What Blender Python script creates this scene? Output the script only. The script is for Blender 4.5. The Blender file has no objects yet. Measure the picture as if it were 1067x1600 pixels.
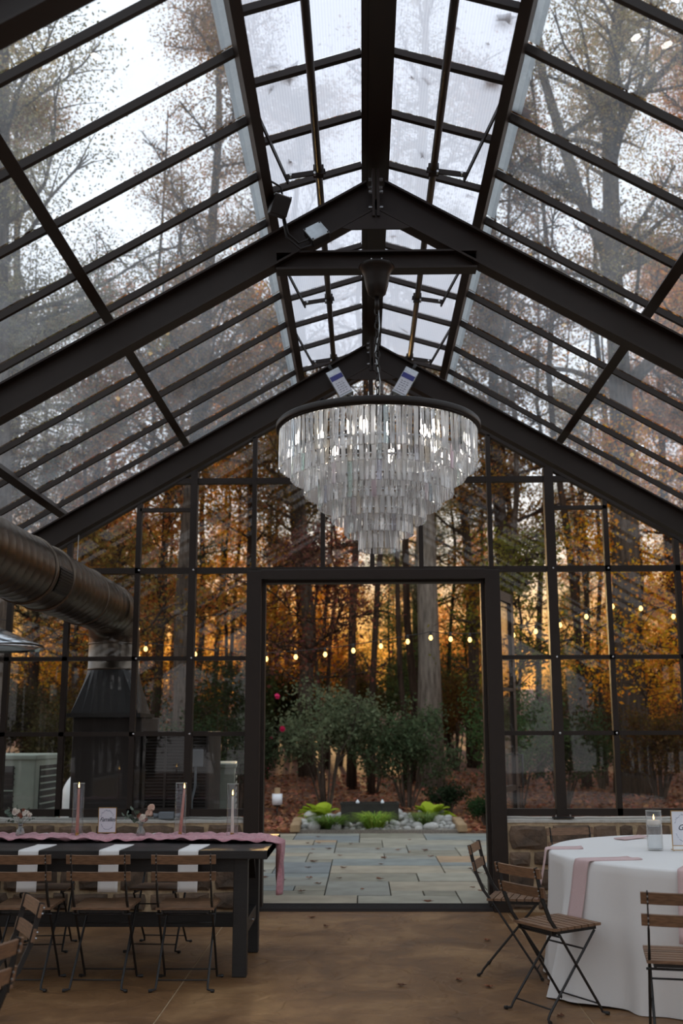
import bpy, bmesh, math, random
import numpy as np
from math import sin, cos, pi, radians, sqrt, atan2
from mathutils import Matrix, Vector

# ------------------------------------------------------------------ camera, sky, sun, exposure
sc = bpy.context.scene
COL = sc.collection
cam_d = bpy.data.cameras.new('camera')
cam = bpy.data.objects.new('camera', cam_d); COL.objects.link(cam)
cam_d.sensor_fit = 'AUTO'; cam_d.sensor_width = 36.0
cam_d.lens = 1688.26 / 1600 * 36.0
cam_d.clip_start = 0.05; cam_d.clip_end = 400
cx_ = Vector((0.9998016, 0.01976574, -0.00246625)); cy_ = Vector((0.00628967, -0.19579082, 0.98062551)); cf_ = Vector((-0.01889992, 0.98044647, 0.19587629))
cam.matrix_world = Matrix(((cx_.x, cy_.x, -cf_.x, -0.0936), (cx_.y, cy_.y, -cf_.y, 0.0), (cx_.z, cy_.z, -cf_.z, 1.5), (0, 0, 0, 1)))
cam_d.dof.use_dof = True; cam_d.dof.focus_distance = 6.6; cam_d.dof.aperture_fstop = 2.5
sc.camera = cam

sc.view_settings.view_transform = 'Standard'; sc.view_settings.look = 'None'
sc.view_settings.gamma = 1.0; sc.view_settings.use_curve_mapping = False
sc.view_settings.exposure = 0.76
sc.cycles.max_bounces = 20; sc.cycles.transparent_max_bounces = 24; sc.cycles.transmission_bounces = 20
sc.cycles.diffuse_bounces = 4; sc.cycles.glossy_bounces = 12
sc.cycles.sample_clamp_indirect = 8.0
sc.cycles.use_denoising = True
sc.cycles.caustics_reflective = False; sc.cycles.caustics_refractive = True; sc.cycles.blur_glossy = 0.3

wd = bpy.data.worlds.new('sky'); sc.world = wd; wd.use_nodes = True
nt = wd.node_tree; nt.nodes.clear()
tc = nt.nodes.new('ShaderNodeTexCoord'); sp = nt.nodes.new('ShaderNodeSeparateXYZ')
nt.links.new(tc.outputs['Generated'], sp.inputs[0])
def ramp(stops):
    r = nt.nodes.new('ShaderNodeValToRGB'); c = r.color_ramp
    c.elements[0].position, c.elements[0].color = stops[0][0], (*stops[0][1], 1)
    c.elements[1].position, c.elements[1].color = stops[-1][0], (*stops[-1][1], 1)
    for p, q in stops[1:-1]:
        e = c.elements.new(p); e.color = (*q, 1)
    nt.links.new(sp.outputs[2], r.inputs[0]); return r
west = ramp([(0, (.95, .34, .05)), (.07, (1.05, .44, .08)), (.11, (1.1, .66, .28)), (.155, (1.0, .86, .70)), (.24, (.84, .90, .97)), (1, (.69, .78, .88))])
east = ramp([(0, (.52, .50, .50)), (.12, (.74, .72, .72)), (.35, (.82, .88, .96)), (1, (.69, .78, .88))])
mw = nt.nodes.new('ShaderNodeMapRange'); mw.interpolation_type = 'SMOOTHSTEP'; mw.inputs[1].default_value = -.2; mw.inputs[2].default_value = .85
nt.links.new(sp.outputs[1], mw.inputs[0])
rp = nt.nodes.new('ShaderNodeMix'); rp.data_type = 'RGBA'; nt.links.new(mw.outputs[0], rp.inputs[0]); nt.links.new(east.outputs[0], rp.inputs[6]); nt.links.new(west.outputs[0], rp.inputs[7])
ns = nt.nodes.new('ShaderNodeTexNoise'); ns.inputs['Scale'].default_value = 2.2; ns.inputs['Detail'].default_value = 4
nt.links.new(tc.outputs['Generated'], ns.inputs['Vector'])
mx = nt.nodes.new('ShaderNodeMix'); mx.data_type = 'RGBA'; mx.blend_type = 'MIX'
mr = nt.nodes.new('ShaderNodeMapRange'); mr.inputs[1].default_value = 0.4; mr.inputs[2].default_value = 0.7; mr.inputs[4].default_value = 0.18
nt.links.new(ns.outputs[0], mr.inputs[0]); nt.links.new(mr.outputs[0], mx.inputs[0])
nt.links.new(rp.outputs[2], mx.inputs[6]); mx.inputs[7].default_value = (0.88, 0.94, 1.0, 1)
bg = nt.nodes.new('ShaderNodeBackground'); bg.inputs[1].default_value = 0.88
nt.links.new(mx.outputs[2], bg.inputs[0])
wo = nt.nodes.new('ShaderNodeOutputWorld'); nt.links.new(bg.outputs[0], wo.inputs[0])

sun_d = bpy.data.lights.new('low_sun', 'SUN'); sun = bpy.data.objects.new('low_sun', sun_d); COL.objects.link(sun)
sun_d.energy = 3.8; sun_d.angle = radians(2.0); sun_d.color = (1.0, 0.62, 0.26)
SUN_EL, SUN_AZ = radians(6.0), radians(-4)            # low behind the wood, a little to the left
sd = Vector((sin(SUN_AZ) * cos(SUN_EL), cos(SUN_AZ) * cos(SUN_EL), sin(SUN_EL)))
sun.rotation_euler = sd.to_track_quat('Z', 'Y').to_euler()

# ------------------------------------------------------------------ materials
def lin(c):
    return tuple((v / 12.92 if v <= 0.04045 else ((v + 0.055) / 1.055) ** 2.4) for v in (x / 255.0 for x in c))
def newmat(name):
    m = bpy.data.materials.new(name); m.use_nodes = True
    return m, m.node_tree, m.node_tree.nodes['Principled BSDF']
def N(t, kind, **kw):
    n = t.nodes.new(kind)
    for k, v in kw.items(): setattr(n, k, v)
    return n
def pmat(name, c, rough=0.6, metal=0.0, noise=0.0, nscale=20.0, bump=0.0, bscale=60.0, stretch=None, rand=0.0, spec=0.5, isl=0.0, c2=None, sheen=0.0):
    """plain procedural material: colour with noise mottling, optional per-object variation, fine relief"""
    m, t, b = newmat(name); L = t.links
    c = lin(c); b.inputs['Roughness'].default_value = rough; b.inputs['Metallic'].default_value = metal
    b.inputs['Specular IOR Level'].default_value = spec
    if sheen: b.inputs['Sheen Weight'].default_value = sheen
    co = N(t, 'ShaderNodeTexCoord'); mp = N(t, 'ShaderNodeMapping'); L.new(co.outputs['Object'], mp.inputs[0])
    if stretch: mp.inputs['Scale'].default_value = stretch
    nz = N(t, 'ShaderNodeTexNoise'); nz.inputs['Scale'].default_value = nscale; nz.inputs['Detail'].default_value = 5
    L.new(mp.outputs[0], nz.inputs['Vector'])
    mix = N(t, 'ShaderNodeMix', data_type='RGBA')
    mr = N(t, 'ShaderNodeMapRange'); mr.inputs[1].default_value = 0.35; mr.inputs[2].default_value = 0.65
    L.new(nz.outputs[0], mr.inputs[0]); L.new(mr.outputs[0], mix.inputs[0])
    d = lin(c2) if c2 else tuple(v * (1 - noise) for v in c)
    mix.inputs[6].default_value = (*c, 1); mix.inputs[7].default_value = (*d, 1)
    out = mix.outputs[2]
    if rand or isl:
        hs = N(t, 'ShaderNodeHueSaturation')
        if rand:
            src = N(t, 'ShaderNodeObjectInfo').outputs['Random']; amt = rand
        else:
            src = N(t, 'ShaderNodeNewGeometry').outputs['Random Per Island']; amt = isl
        mv = N(t, 'ShaderNodeMapRange'); mv.inputs[3].default_value = 1 - amt; mv.inputs[4].default_value = 1 + amt
        L.new(src, mv.inputs[0]); L.new(mv.outputs[0], hs.inputs['Value']); L.new(out, hs.inputs['Color']); out = hs.outputs[0]
    L.new(out, b.inputs['Base Color'])
    if bump:
        n2 = N(t, 'ShaderNodeTexNoise'); n2.inputs['Scale'].default_value = bscale; n2.inputs['Detail'].default_value = 4
        L.new(mp.outputs[0], n2.inputs['Vector'])
        bp = N(t, 'ShaderNodeBump'); bp.inputs['Strength'].default_value = bump; bp.inputs['Distance'].default_value = 0.01
        L.new(n2.outputs[0], bp.inputs['Height']); L.new(bp.outputs[0], b.inputs['Normal'])
    return m
def emis(name, c, s):
    m = bpy.data.materials.new(name); m.use_nodes = True; t = m.node_tree; t.nodes.clear()
    e = N(t, 'ShaderNodeEmission'); e.inputs[0].default_value = (*c, 1); e.inputs[1].default_value = s
    o = N(t, 'ShaderNodeOutputMaterial'); t.links.new(e.outputs[0], o.inputs[0]); return m
def glassmat(name, tint=(1, 1, 1), haze=0.0, streak=0.0, gloss=1.0, hazec=(0.9, 0.9, 0.92), rough=0.01, nscale=(1.2, 1.2, 1.2)):
    """thin pane: passes light straight through, mirrors at grazing angles, carries a film of dust"""
    m = bpy.data.materials.new(name); m.use_nodes = True; t = m.node_tree; t.nodes.clear(); L = t.links
    tr = N(t, 'ShaderNodeBsdfTransparent'); tr.inputs[0].default_value = (*tint, 1)
    gl = N(t, 'ShaderNodeBsdfGlossy'); gl.inputs['Roughness'].default_value = rough
    lw = N(t, 'ShaderNodeLayerWeight'); lw.inputs[0].default_value = 0.5
    pw = N(t, 'ShaderNodeMath', operation='POWER'); L.new(lw.outputs['Facing'], pw.inputs[0]); pw.inputs[1].default_value = 5.0
    fr = N(t, 'ShaderNodeMath', operation='MULTIPLY_ADD'); L.new(pw.outputs[0], fr.inputs[0]); fr.inputs[1].default_value = 0.9; fr.inputs[2].default_value = 0.05
    mu = N(t, 'ShaderNodeMath', operation='MULTIPLY'); L.new(fr.outputs[0], mu.inputs[0]); mu.inputs[1].default_value = gloss
    mi = N(t, 'ShaderNodeMixShader'); L.new(mu.outputs[0], mi.inputs[0]); L.new(tr.outputs[0], mi.inputs[1]); L.new(gl.outputs[0], mi.inputs[2])
    out = mi.outputs[0]
    if haze > 0:
        co = N(t, 'ShaderNodeTexCoord'); mp = N(t, 'ShaderNodeMapping'); mp.inputs['Scale'].default_value = nscale
        L.new(co.outputs['Object'], mp.inputs[0])
        nz = N(t, 'ShaderNodeTexNoise'); nz.inputs['Scale'].default_value = 1.0; nz.inputs['Detail'].default_value = 8; nz.inputs['Roughness'].default_value = 0.75
        L.new(mp.outputs[0], nz.inputs['Vector'])
        mr = N(t, 'ShaderNodeMapRange'); mr.inputs[1].default_value = 0.3; mr.inputs[2].default_value = 0.75
        mr.inputs[3].default_value = haze; mr.inputs[4].default_value = haze + streak
        L.new(nz.outputs[0], mr.inputs[0])
        tl = N(t, 'ShaderNodeBsdfTranslucent'); tl.inputs[0].default_value = (*hazec, 1)
        df = N(t, 'ShaderNodeBsdfDiffuse'); df.inputs[0].default_value = (*hazec, 1)
        m3 = N(t, 'ShaderNodeMixShader'); m3.inputs[0].default_value = 0.2; L.new(tl.outputs[0], m3.inputs[1]); L.new(df.outputs[0], m3.inputs[2])
        m2 = N(t, 'ShaderNodeMixShader'); L.new(mr.outputs[0], m2.inputs[0]); L.new(out, m2.inputs[1]); L.new(m3.outputs[0], m2.inputs[2])
        out = m2.outputs[0]
    o = N(t, 'ShaderNodeOutputMaterial'); L.new(out, o.inputs[0]); return m
def leafmat(name, base=None, var=0.35, trans=0.5, hue=0.03):
    """leaf: half reflects, half lets light through; hue from the object's own colour, varied leaf by leaf"""
    m = bpy.data.materials.new(name); m.use_nodes = True; t = m.node_tree; t.nodes.clear(); L = t.links
    oi = N(t, 'ShaderNodeObjectInfo'); ge = N(t, 'ShaderNodeNewGeometry')
    hs = N(t, 'ShaderNodeHueSaturation')
    if base: hs.inputs['Color'].default_value = (*lin(base), 1)
    else: L.new(oi.outputs['Color'], hs.inputs['Color'])
    a = N(t, 'ShaderNodeMapRange'); a.inputs[3].default_value = 1 - var; a.inputs[4].default_value = 1 + var
    L.new(ge.outputs['Random Per Island'], a.inputs[0]); L.new(a.outputs[0], hs.inputs['Value'])
    m7 = N(t, 'ShaderNodeMath', operation='MULTIPLY'); m7.inputs[1].default_value = 7.31; L.new(ge.outputs['Random Per Island'], m7.inputs[0])
    fr = N(t, 'ShaderNodeMath', operation='FRACT'); L.new(m7.outputs[0], fr.inputs[0])
    b = N(t, 'ShaderNodeMapRange'); b.inputs[3].default_value = 0.5 - hue; b.inputs[4].default_value = 0.5 + hue
    L.new(fr.outputs[0], b.inputs[0]); L.new(b.outputs[0], hs.inputs['Hue'])
    d = N(t, 'ShaderNodeBsdfDiffuse'); tl = N(t, 'ShaderNodeBsdfTranslucent')
    L.new(hs.outputs[0], d.inputs[0]); L.new(hs.outputs[0], tl.inputs[0])
    mi = N(t, 'ShaderNodeMixShader'); mi.inputs[0].default_value = trans; L.new(d.outputs[0], mi.inputs[1]); L.new(tl.outputs[0], mi.inputs[2])
    o = N(t, 'ShaderNodeOutputMaterial'); L.new(mi.outputs[0], o.inputs[0]); return m

STEEL = pmat('bronze_painted_steel', (44, 33, 26), rough=0.5, spec=.35, noise=0.12, nscale=9, bump=0.05, bscale=200)
BLACKMETAL = pmat('black_painted_metal', (32, 28, 26), rough=0.5, noise=0.15, nscale=30)
GALV = pmat('galvanised_steel', (190, 194, 196), rough=0.35, metal=0.8, noise=0.2, nscale=60)
CHROME = pmat('bright_screw_metal', (200, 200, 200), rough=0.25, metal=1.0)
DUCT = pmat('spiral_duct_metal', (110, 99, 88), rough=0.30, metal=0.9, noise=0.25, nscale=5, stretch=(1, 0.3, 1))
GLASS = glassmat('clear_window_glass', tint=(0.95, 0.96, 0.96), haze=0.003, streak=0.008)
ROOFGLASS = glassmat('dusty_roof_glass', tint=(0.94, 0.95, 0.96), haze=0.06, streak=0.15, hazec=(.88, .93, .98), nscale=(2.5, 1.3, 2.5))
CLEAR = glassmat('clear_candle_glass', tint=(0.98, 0.98, 0.98), gloss=.8)
def polycarb():
    m = bpy.data.materials.new('ribbed_translucent_panel'); m.use_nodes = True; t = m.node_tree; t.nodes.clear(); L = t.links
    co = N(t, 'ShaderNodeTexCoord'); wv = N(t, 'ShaderNodeTexWave', wave_type='BANDS', bands_direction='X'); wv.inputs['Scale'].default_value = 22
    wv.inputs['Distortion'].default_value = 0.6
    L.new(co.outputs['Object'], wv.inputs['Vector'])
    rp = N(t, 'ShaderNodeMix', data_type='RGBA'); rp.inputs[6].default_value = (0.80, 0.80, 0.86, 1); rp.inputs[7].default_value = (0.90, 0.90, 0.95, 1)
    L.new(wv.outputs[0], rp.inputs[0])
    tl = N(t, 'ShaderNodeBsdfTranslucent'); L.new(rp.outputs[2], tl.inputs[0])
    df = N(t, 'ShaderNodeBsdfDiffuse'); L.new(rp.outputs[2], df.inputs[0])
    tr = N(t, 'ShaderNodeBsdfTransparent'); tr.inputs[0].default_value = (0.9, 0.9, 0.95, 1)
    m1 = N(t, 'ShaderNodeMixShader'); m1.inputs[0].default_value = 0.08; L.new(tl.outputs[0], m1.inputs[1]); L.new(df.outputs[0], m1.inputs[2])
    m2 = N(t, 'ShaderNodeMixShader'); m2.inputs[0].default_value = 0.28; L.new(m1.outputs[0], m2.inputs[1]); L.new(tr.outputs[0], m2.inputs[2])
    o = N(t, 'ShaderNodeOutputMaterial'); L.new(m2.outputs[0], o.inputs[0]); return m
POLY = polycarb()
GASKET = glassmat('cloudy_glazing_tape', tint=(.85, .87, .88), haze=0.62, streak=0.2, hazec=(.62, .65, .66), nscale=(9, 9, 9))
WOOD = pmat('oiled_chair_wood', (136, 102, 76), rough=0.5, noise=0.45, nscale=12, stretch=(1.5, 14, 14), rand=0.18, bump=0.1, bscale=40)
TABLEWOOD = pmat('black_stained_wood', (34, 31, 30), rough=0.42, noise=0.3, nscale=8, stretch=(1, 12, 12), bump=0.15, bscale=40)
CLOTH = pmat('white_linen', (232, 229, 226), rough=0.9, noise=0.03, nscale=300, bump=0.12, bscale=500, spec=0.15)
PINK = pmat('dusty_pink_napkin_cloth', (212, 184, 182), rough=0.9, noise=0.08, nscale=200, bump=0.1, bscale=500, spec=0.1)
GAUZE = pmat('mauve_pink_gauze', (210, 152, 160), rough=0.95, noise=0.22, nscale=60, bump=0.5, bscale=260, spec=0.05, sheen=0.3)
GOLD = pmat('brushed_gold', (190, 150, 84), rough=0.3, metal=1.0)
WAXPINK = pmat('dusty_rose_wax', (205, 140, 125), rough=0.45)
WAXWHITE = pmat('white_wax', (238, 228, 215), rough=0.45)
PAPER = pmat('white_card', (226, 226, 232), rough=0.7)
INK = pmat('grey_ink', (70, 72, 84), rough=0.7)
PALEINK = pmat('pale_blue_grey_ink', (150, 155, 172), rough=0.7)
MORTAR = pmat('sandy_mortar', (200, 174, 140), rough=0.95, noise=0.3, nscale=18, bump=0.6, bscale=50)
SILL = pmat('pale_mortar_cap', (205, 200, 190), rough=0.95, noise=0.15, nscale=20, bump=0.5, bscale=60)
STONE = pmat('brown_field_stone', (118, 96, 78), rough=0.92, nscale=7, c2=(80, 68, 58), rand=0.32, bump=0.9, bscale=28)
TRIMDARK = pmat('dark_threshold', (44, 40, 40), rough=0.5)

# ------------------------------------------------------------------ mesh helpers
class MB:
    def __init__(s): s.v = []; s.f = []; s.mi = []
    def add(s, vs, fs, mi=0):
        k = len(s.v); s.v += [tuple(v) for v in vs]; s.f += [tuple(i + k for i in f) for f in fs]; s.mi += [mi] * len(fs); return s
    def box(s, c, d, rot=None, mi=0):
        h = [x / 2 for x in d]; vs = []
        for z in (-1, 1):
            for y in (-1, 1):
                for x in (-1, 1):
                    p = Vector((x * h[0], y * h[1], z * h[2]))
                    if rot is not None: p = rot @ p
                    vs.append(p + Vector(c))
        return s.add(vs, [(0, 2, 3, 1), (4, 5, 7, 6), (0, 1, 5, 4), (2, 6, 7, 3), (0, 4, 6, 2), (1, 3, 7, 5)], mi)
    def bar(s, a, b, w, h, up=(0, 0, 1), mi=0):
        """rectangular bar from a to b; w across, h along up"""
        a, b = Vector(a), Vector(b); d = (b - a); L = d.length; d.normalize(); u = Vector(up)
        x = d.cross(u)
        if x.length < 1e-4: x = d.cross(Vector((0, 1, 0)))
        x.normalize(); u = x.cross(d).normalized()
        R = Matrix((x, d, u)).transposed()
        return s.box((a + b) / 2, (w, L, h), R, mi)
    def tube(s, pts, r, n=8, caps=True, mi=0):
        pts = [Vector(p) for p in pts]; m = len(pts)
        rs = r if isinstance(r, (list, tuple)) else [r] * m
        t0 = (pts[1] - pts[0]).normalized(); ref = Vector((0, 0, 1)) if abs(t0.z) < 0.9 else Vector((1, 0, 0))
        x = t0.cross(ref).normalized(); vs = []
        for i, p in enumerate(pts):
            t = (pts[min(i + 1, m - 1)] - pts[max(i - 1, 0)]).normalized()
            x = (x - t * x.dot(t)).normalized(); y = t.cross(x)
            for k in range(n):
                a = 2 * pi * k / n; vs.append(p + (x * cos(a) + y * sin(a)) * rs[i])
        fs = [(i * n + k, i * n + (k + 1) % n, (i + 1) * n + (k + 1) % n, (i + 1) * n + k) for i in range(m - 1) for k in range(n)]
        if caps: fs += [tuple(range(n - 1, -1, -1)), tuple((m - 1) * n + k for k in range(n))]
        return s.add(vs, fs, mi)
    def lathe(s, prof, c=(0, 0, 0), n=24, mi=0, caps=False):
        m = len(prof); vs = [(c[0] + r * cos(2 * pi * k / n), c[1] + r * sin(2 * pi * k / n), c[2] + z) for r, z in prof for k in range(n)]
        fs = [(i * n + k, i * n + (k + 1) % n, (i + 1) * n + (k + 1) % n, (i + 1) * n + k) for i in range(m - 1) for k in range(n)]
        if caps: fs += [tuple(range(n - 1, -1, -1)), tuple((m - 1) * n + k for k in range(n))]
        return s.add(vs, fs, mi)
    def prism(s, poly, y0, y1, mi=0):
        """poly in (x,z), extruded along y"""
        n = len(poly); vs = [(x, y0, z) for x, z in poly] + [(x, y1, z) for x, z in poly]
        fs = [tuple(range(n)), tuple(range(2 * n - 1, n - 1, -1))] + [(i, i + n, (i + 1) % n + n, (i + 1) % n) for i in range(n)]
        return s.add(vs, fs, mi)
    def mesh(s, name, mats, smooth=False):
        me = bpy.data.meshes.new(name); me.from_pydata(s.v, [], s.f)
        for m in (mats if isinstance(mats, (list, tuple)) else [mats]): me.materials.append(m)
        if any(s.mi): me.polygons.foreach_set('material_index', s.mi)
        if smooth: me.polygons.foreach_set('use_smooth', [True] * len(me.polygons))
        me.update(); return me
    def build(s, name, mats, parent=None, smooth=False, bevel=0):
        o = bpy.data.objects.new(name, s.mesh(name, mats, smooth)); COL.objects.link(o); o.parent = parent
        if smooth and smooth != 'all':
            pass
        if bevel:
            b = o.modifiers.new('bevel', 'BEVEL'); b.width = bevel; b.segments = 2; b.limit_method = 'ANGLE'
        return o
def empty(name, loc=(0, 0, 0), rz=0.0, parent=None, scale=None):
    o = bpy.data.objects.new(name, None); COL.objects.link(o); o.location = loc; o.rotation_euler = (0, 0, rz); o.parent = parent
    o.empty_display_size = 0.1
    if scale: o.scale = scale
    return o
def tag(o, label=None, cat=None, group=None, kind=None):
    for k, v in (('label', label), ('category', cat), ('group', group), ('kind', kind)):
        if v: o[k] = v
    return o
def copy_tree(o, parent=None):
    c = o.copy(); COL.objects.link(c); c.parent = parent
    for ch in list(o.children): copy_tree(ch, c)
    return c
def inst(name, me, parent=None, loc=None, rot=None, scale=None):
    o = bpy.data.objects.new(name, me); COL.objects.link(o); o.parent = parent
    if loc is not None: o.location = loc
    if rot is not None: o.rotation_euler = rot
    if scale is not None: o.scale = scale if isinstance(scale, (tuple, list)) else (scale,) * 3
    return o

# ------------------------------------------------------------------ building dimensions (metres)
GY = 9.58                      # plane of the glazed gable wall
AP, PITCH = 4.863, 0.5835      # apex height of the purlin plane, slope
HALF = 4.2                     # half width of the hall
SLEN = sqrt(1 + PITCH ** 2)
def roof(x, d=0.0): return AP - PITCH * abs(x) - d
FRAMES = [0.42, 3.18, 5.94, 8.73]
BARY = [4.41 + 0.565 * k for k in range(-7, 10)]   # glazing bars of the roof

# ================================================================== FLOOR
floor = tag(empty('floor'), kind='structure')
def concrete():
    m, t, b = newmat('stained_concrete'); L = t.links
    co = N(t, 'ShaderNodeTexCoord')
    n1 = N(t, 'ShaderNodeTexNoise'); n1.inputs['Scale'].default_value = 1.5; n1.inputs['Detail'].default_value = 9; n1.inputs['Roughness'].default_value = 0.62; n1.inputs['Distortion'].default_value = 0.6
    n2 = N(t, 'ShaderNodeTexNoise'); n2.inputs['Scale'].default_value = 9; n2.inputs['Detail'].default_value = 7; n2.inputs['Roughness'].default_value = 0.7
    L.new(co.outputs['Object'], n1.inputs['Vector']); L.new(co.outputs['Object'], n2.inputs['Vector'])
    r = N(t, 'ShaderNodeValToRGB'); r.color_ramp.elements[0].position = 0.3; r.color_ramp.elements[1].position = 0.72
    r.color_ramp.elements[0].color = (*lin((94, 66, 42)), 1); r.color_ramp.elements[1].color = (*lin((168, 130, 88)), 1)
    e = r.color_ramp.elements.new(0.5); e.color = (*lin((128, 92, 58)), 1)
    mm = N(t, 'ShaderNodeMix', data_type='RGBA', blend_type='MULTIPLY'); mm.inputs[0].default_value = 0.6
    r2 = N(t, 'ShaderNodeValToRGB'); r2.color_ramp.elements[0].position = 0.3; r2.color_ramp.elements[0].color = (0.5, 0.46, 0.42, 1); r2.color_ramp.elements[1].position = 0.65; r2.color_ramp.elements[1].color = (1, 1, 1, 1)
    L.new(n1.outputs[0], r.inputs[0]); L.new(n2.outputs[0], r2.inputs[0]); L.new(r.outputs[0], mm.inputs[6]); L.new(r2.outputs[0], mm.inputs[7])
    L.new(mm.outputs[2], b.inputs['Base Color'])
    rr = N(t, 'ShaderNodeMapRange'); rr.inputs[3].default_value = 0.34; rr.inputs[4].default_value = 0.62; L.new(n1.outputs[0], rr.inputs[0]); L.new(rr.outputs[0], b.inputs['Roughness'])
    # stamped relief: shallow chipped edges
    vo = N(t, 'ShaderNodeTexNoise'); vo.inputs['Scale'].default_value = 3.2; vo.inputs['Detail'].default_value = 2; vo.inputs['Distortion'].default_value = 1.2
    L.new(co.outputs['Object'], vo.inputs['Vector'])
    st = N(t, 'ShaderNodeValToRGB'); st.color_ramp.elements[0].position = 0.47; st.color_ramp.elements[1].position = 0.53; L.new(vo.outputs[0], st.inputs[0])
    b1 = N(t, 'ShaderNodeBump'); b1.inputs['Strength'].default_value = 0.35; b1.inputs['Distance'].default_value = 0.012; L.new(st.outputs[0], b1.inputs['Height'])
    b2 = N(t, 'ShaderNodeBump'); b2.inputs['Strength'].default_value = 0.25; b2.inputs['Distance'].default_value = 0.01; L.new(n2.outputs[0], b2.inputs['Height']); L.new(b1.outputs[0], b2.inputs['Normal'])
    L.new(b2.outputs[0], b.inputs['Normal'])
    return m
CONC = concrete()
JOINT = pmat('joint_filler', (176, 150, 118), rough=0.9)
MB().box((0, 3.7, -0.06), (9.2, 11.8, 0.112)).build('joint_bed', JOINT, floor)
xs = [-4.6, -1.19, 1.085, 4.6]; ys = [-2.2, 1.6, 5.2, 9.52]
for i in range(3):
    for j in range(3):
        g = 0.005
        MB().box(((xs[i] + xs[i + 1]) / 2, (ys[j] + ys[j + 1]) / 2, -0.025), (xs[i + 1] - xs[i] - 2 * g, ys[j + 1] - ys[j] - (2 * g if j else g), 0.05)).build('concrete_slab', CONC, floor)

# ================================================================== GABLE WALL
wall = tag(empty('wall_back'), kind='structure')
rnd = random.Random(3)
def stone_mesh(w, h, r, bulge):
    """irregular split-faced stone in the x,z plane, front towards -y"""
    pts = []
    n = 12
    for k in range(n):
        a = 2 * pi * (k + .5) / n + r.uniform(-.08, .08)
        ca, sa = cos(a), sin(a); q = max(abs(ca), abs(sa)) ** 0.93
        pts.append((ca / q * w / 2 * r.uniform(.93, 1.0), sa / q * h / 2 * r.uniform(.91, 1.0)))
    m = MB(); vs = [(x, 0.03, z) for x, z in pts] + [(x * .97, -bulge * .6, z * .96) for x, z in pts]
    vs += [(x * .72 + r.uniform(-.008, .008), -bulge - r.uniform(0, .012), z * .68 + r.uniform(-.008, .008)) for x, z in pts] + [(r.uniform(-.02, .02), -bulge - r.uniform(-.004, .015), r.uniform(-.01, .01))]
    fs = []
    for k in range(n):
        k2 = (k + 1) % n
        fs += [(k, k2, n + k2, n + k), (n + k, n + k2, 2 * n + k2, 2 * n + k), (2 * n + k, 2 * n + k2, 3 * n)]
    m.add(vs, fs); return m
def stone_base(x0, x1, yf, parent, flip=1, end=None):
    base = MB().box(((x0 + x1) / 2, yf + 0.16, 0.36), (x1 - x0, 0.30, 0.72)).build('stone_base', MORTAR, parent)
    z = 0.01
    for h in (0.15, 0.20, 0.13, 0.22):
        x = x0 + 0.005
        while x < x1 - 0.06:
            w = min(rnd.uniform(0.13, 0.36) if h > .14 else rnd.uniform(.2, .42), x1 - x)
            if x1 - x - w < .1: w = x1 - x
            hh = min(h * rnd.uniform(.95, 1.12), 0.712 - z)
            o = stone_mesh(w - .020, hh - .018, rnd, rnd.uniform(.012, .035)).build('stone', STONE, base)
            o.location = (x + w / 2, yf + 0.01, z + h / 2 + rnd.uniform(-.006, .006)); x += w
        z += h
    if end:   # stones on the jamb end of the wall
        z = 0.01
        for h in (0.15, 0.20, 0.13, 0.22):
            o = stone_mesh(.26, h - .02, rnd, .006).build('stone', STONE, base)
            o.location = (end, yf + .16, z + h / 2); o.rotation_euler = (0, 0, pi / 2 if end > 0 else -pi / 2); o.rotation_euler = (0, 0, -pi / 2 if end > 0 else pi / 2); z += h
    cap = MB()
    n = int((x1 - x0) / .12); 
    vs = []; 
    for i in range(n + 1):
        x = x0 + (x1 - x0) * i / n; j1, j2 = rnd.uniform(-.006, .006), rnd.uniform(-.006, .006)
        vs += [(x, yf + j1, .715), (x, yf + j1, .735 + j2), (x, yf + .32, .74 + j2), (x, yf + .32, .71)]
    fs = [(i * 4 + k, i * 4 + (k + 1) % 4, i * 4 + 4 + (k + 1) % 4, i * 4 + 4 + k) for i in range(n) for k in range(4)] + [(3, 2, 1, 0), (n * 4, n * 4 + 1, n * 4 + 2, n * 4 + 3)]
    cap.add(vs, fs).build('mortar_cap', SILL, parent)
stone_base(-HALF, -1.10, 9.43, wall, end=-1.10)
stone_base(1.10, HALF, 9.43, wall, end=1.10)
H1, H2, H3, H4, H0, H0b = 2.885, 2.103, 1.451, 0.79, 3.705, 3.44
gt = lambda x: roof(x, 0.129)         # underside of the sloping gable rail
def rail(z, x0, x1, h=.045, d=.06): return MB().box(((x0 + x1) / 2, GY, z), (x1 - x0, d, h)).build('rail', STEEL, wall)
def post(x, z0, z1, w=.045, d=.07): return MB().box((x, GY, (z0 + z1) / 2), (w, d, z1 - z0)).build('mullion', STEEL, wall)
JL, JR = -1.06, 1.06
for s in (-1, 1):
    a, b = (s * HALF, s * 1.10)
    x0, x1 = min(a, b), max(a, b)
    rail(H4, x0, x1, .06); rail(H3, x0, x1, .036)
    rail(H2, x0, x1, .036)
    rail(H0b, min(s * 1.6, s * 2.10), max(s * 1.6, s * 2.10), .03)
rail(H1, -3.18, 3.18, .05)
rail(H0, -1.83, 1.83, .05)
MAINP = {-1.613: .062, 1.59: .085}
VX = [-3.75, -3.24, -2.725, -2.107, -1.613, 1.59, 2.087, 2.705, 3.24, 3.75]
for x in VX:
    w = MAINP.get(x, .045)
    top = gt(x)
    o = post(x, .76, top, w, .09 if x in MAINP else .06)
for x in (-1.066, -.446, -.003, .433, 1.055):
    post(x, H1, gt(x), .04)
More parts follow.
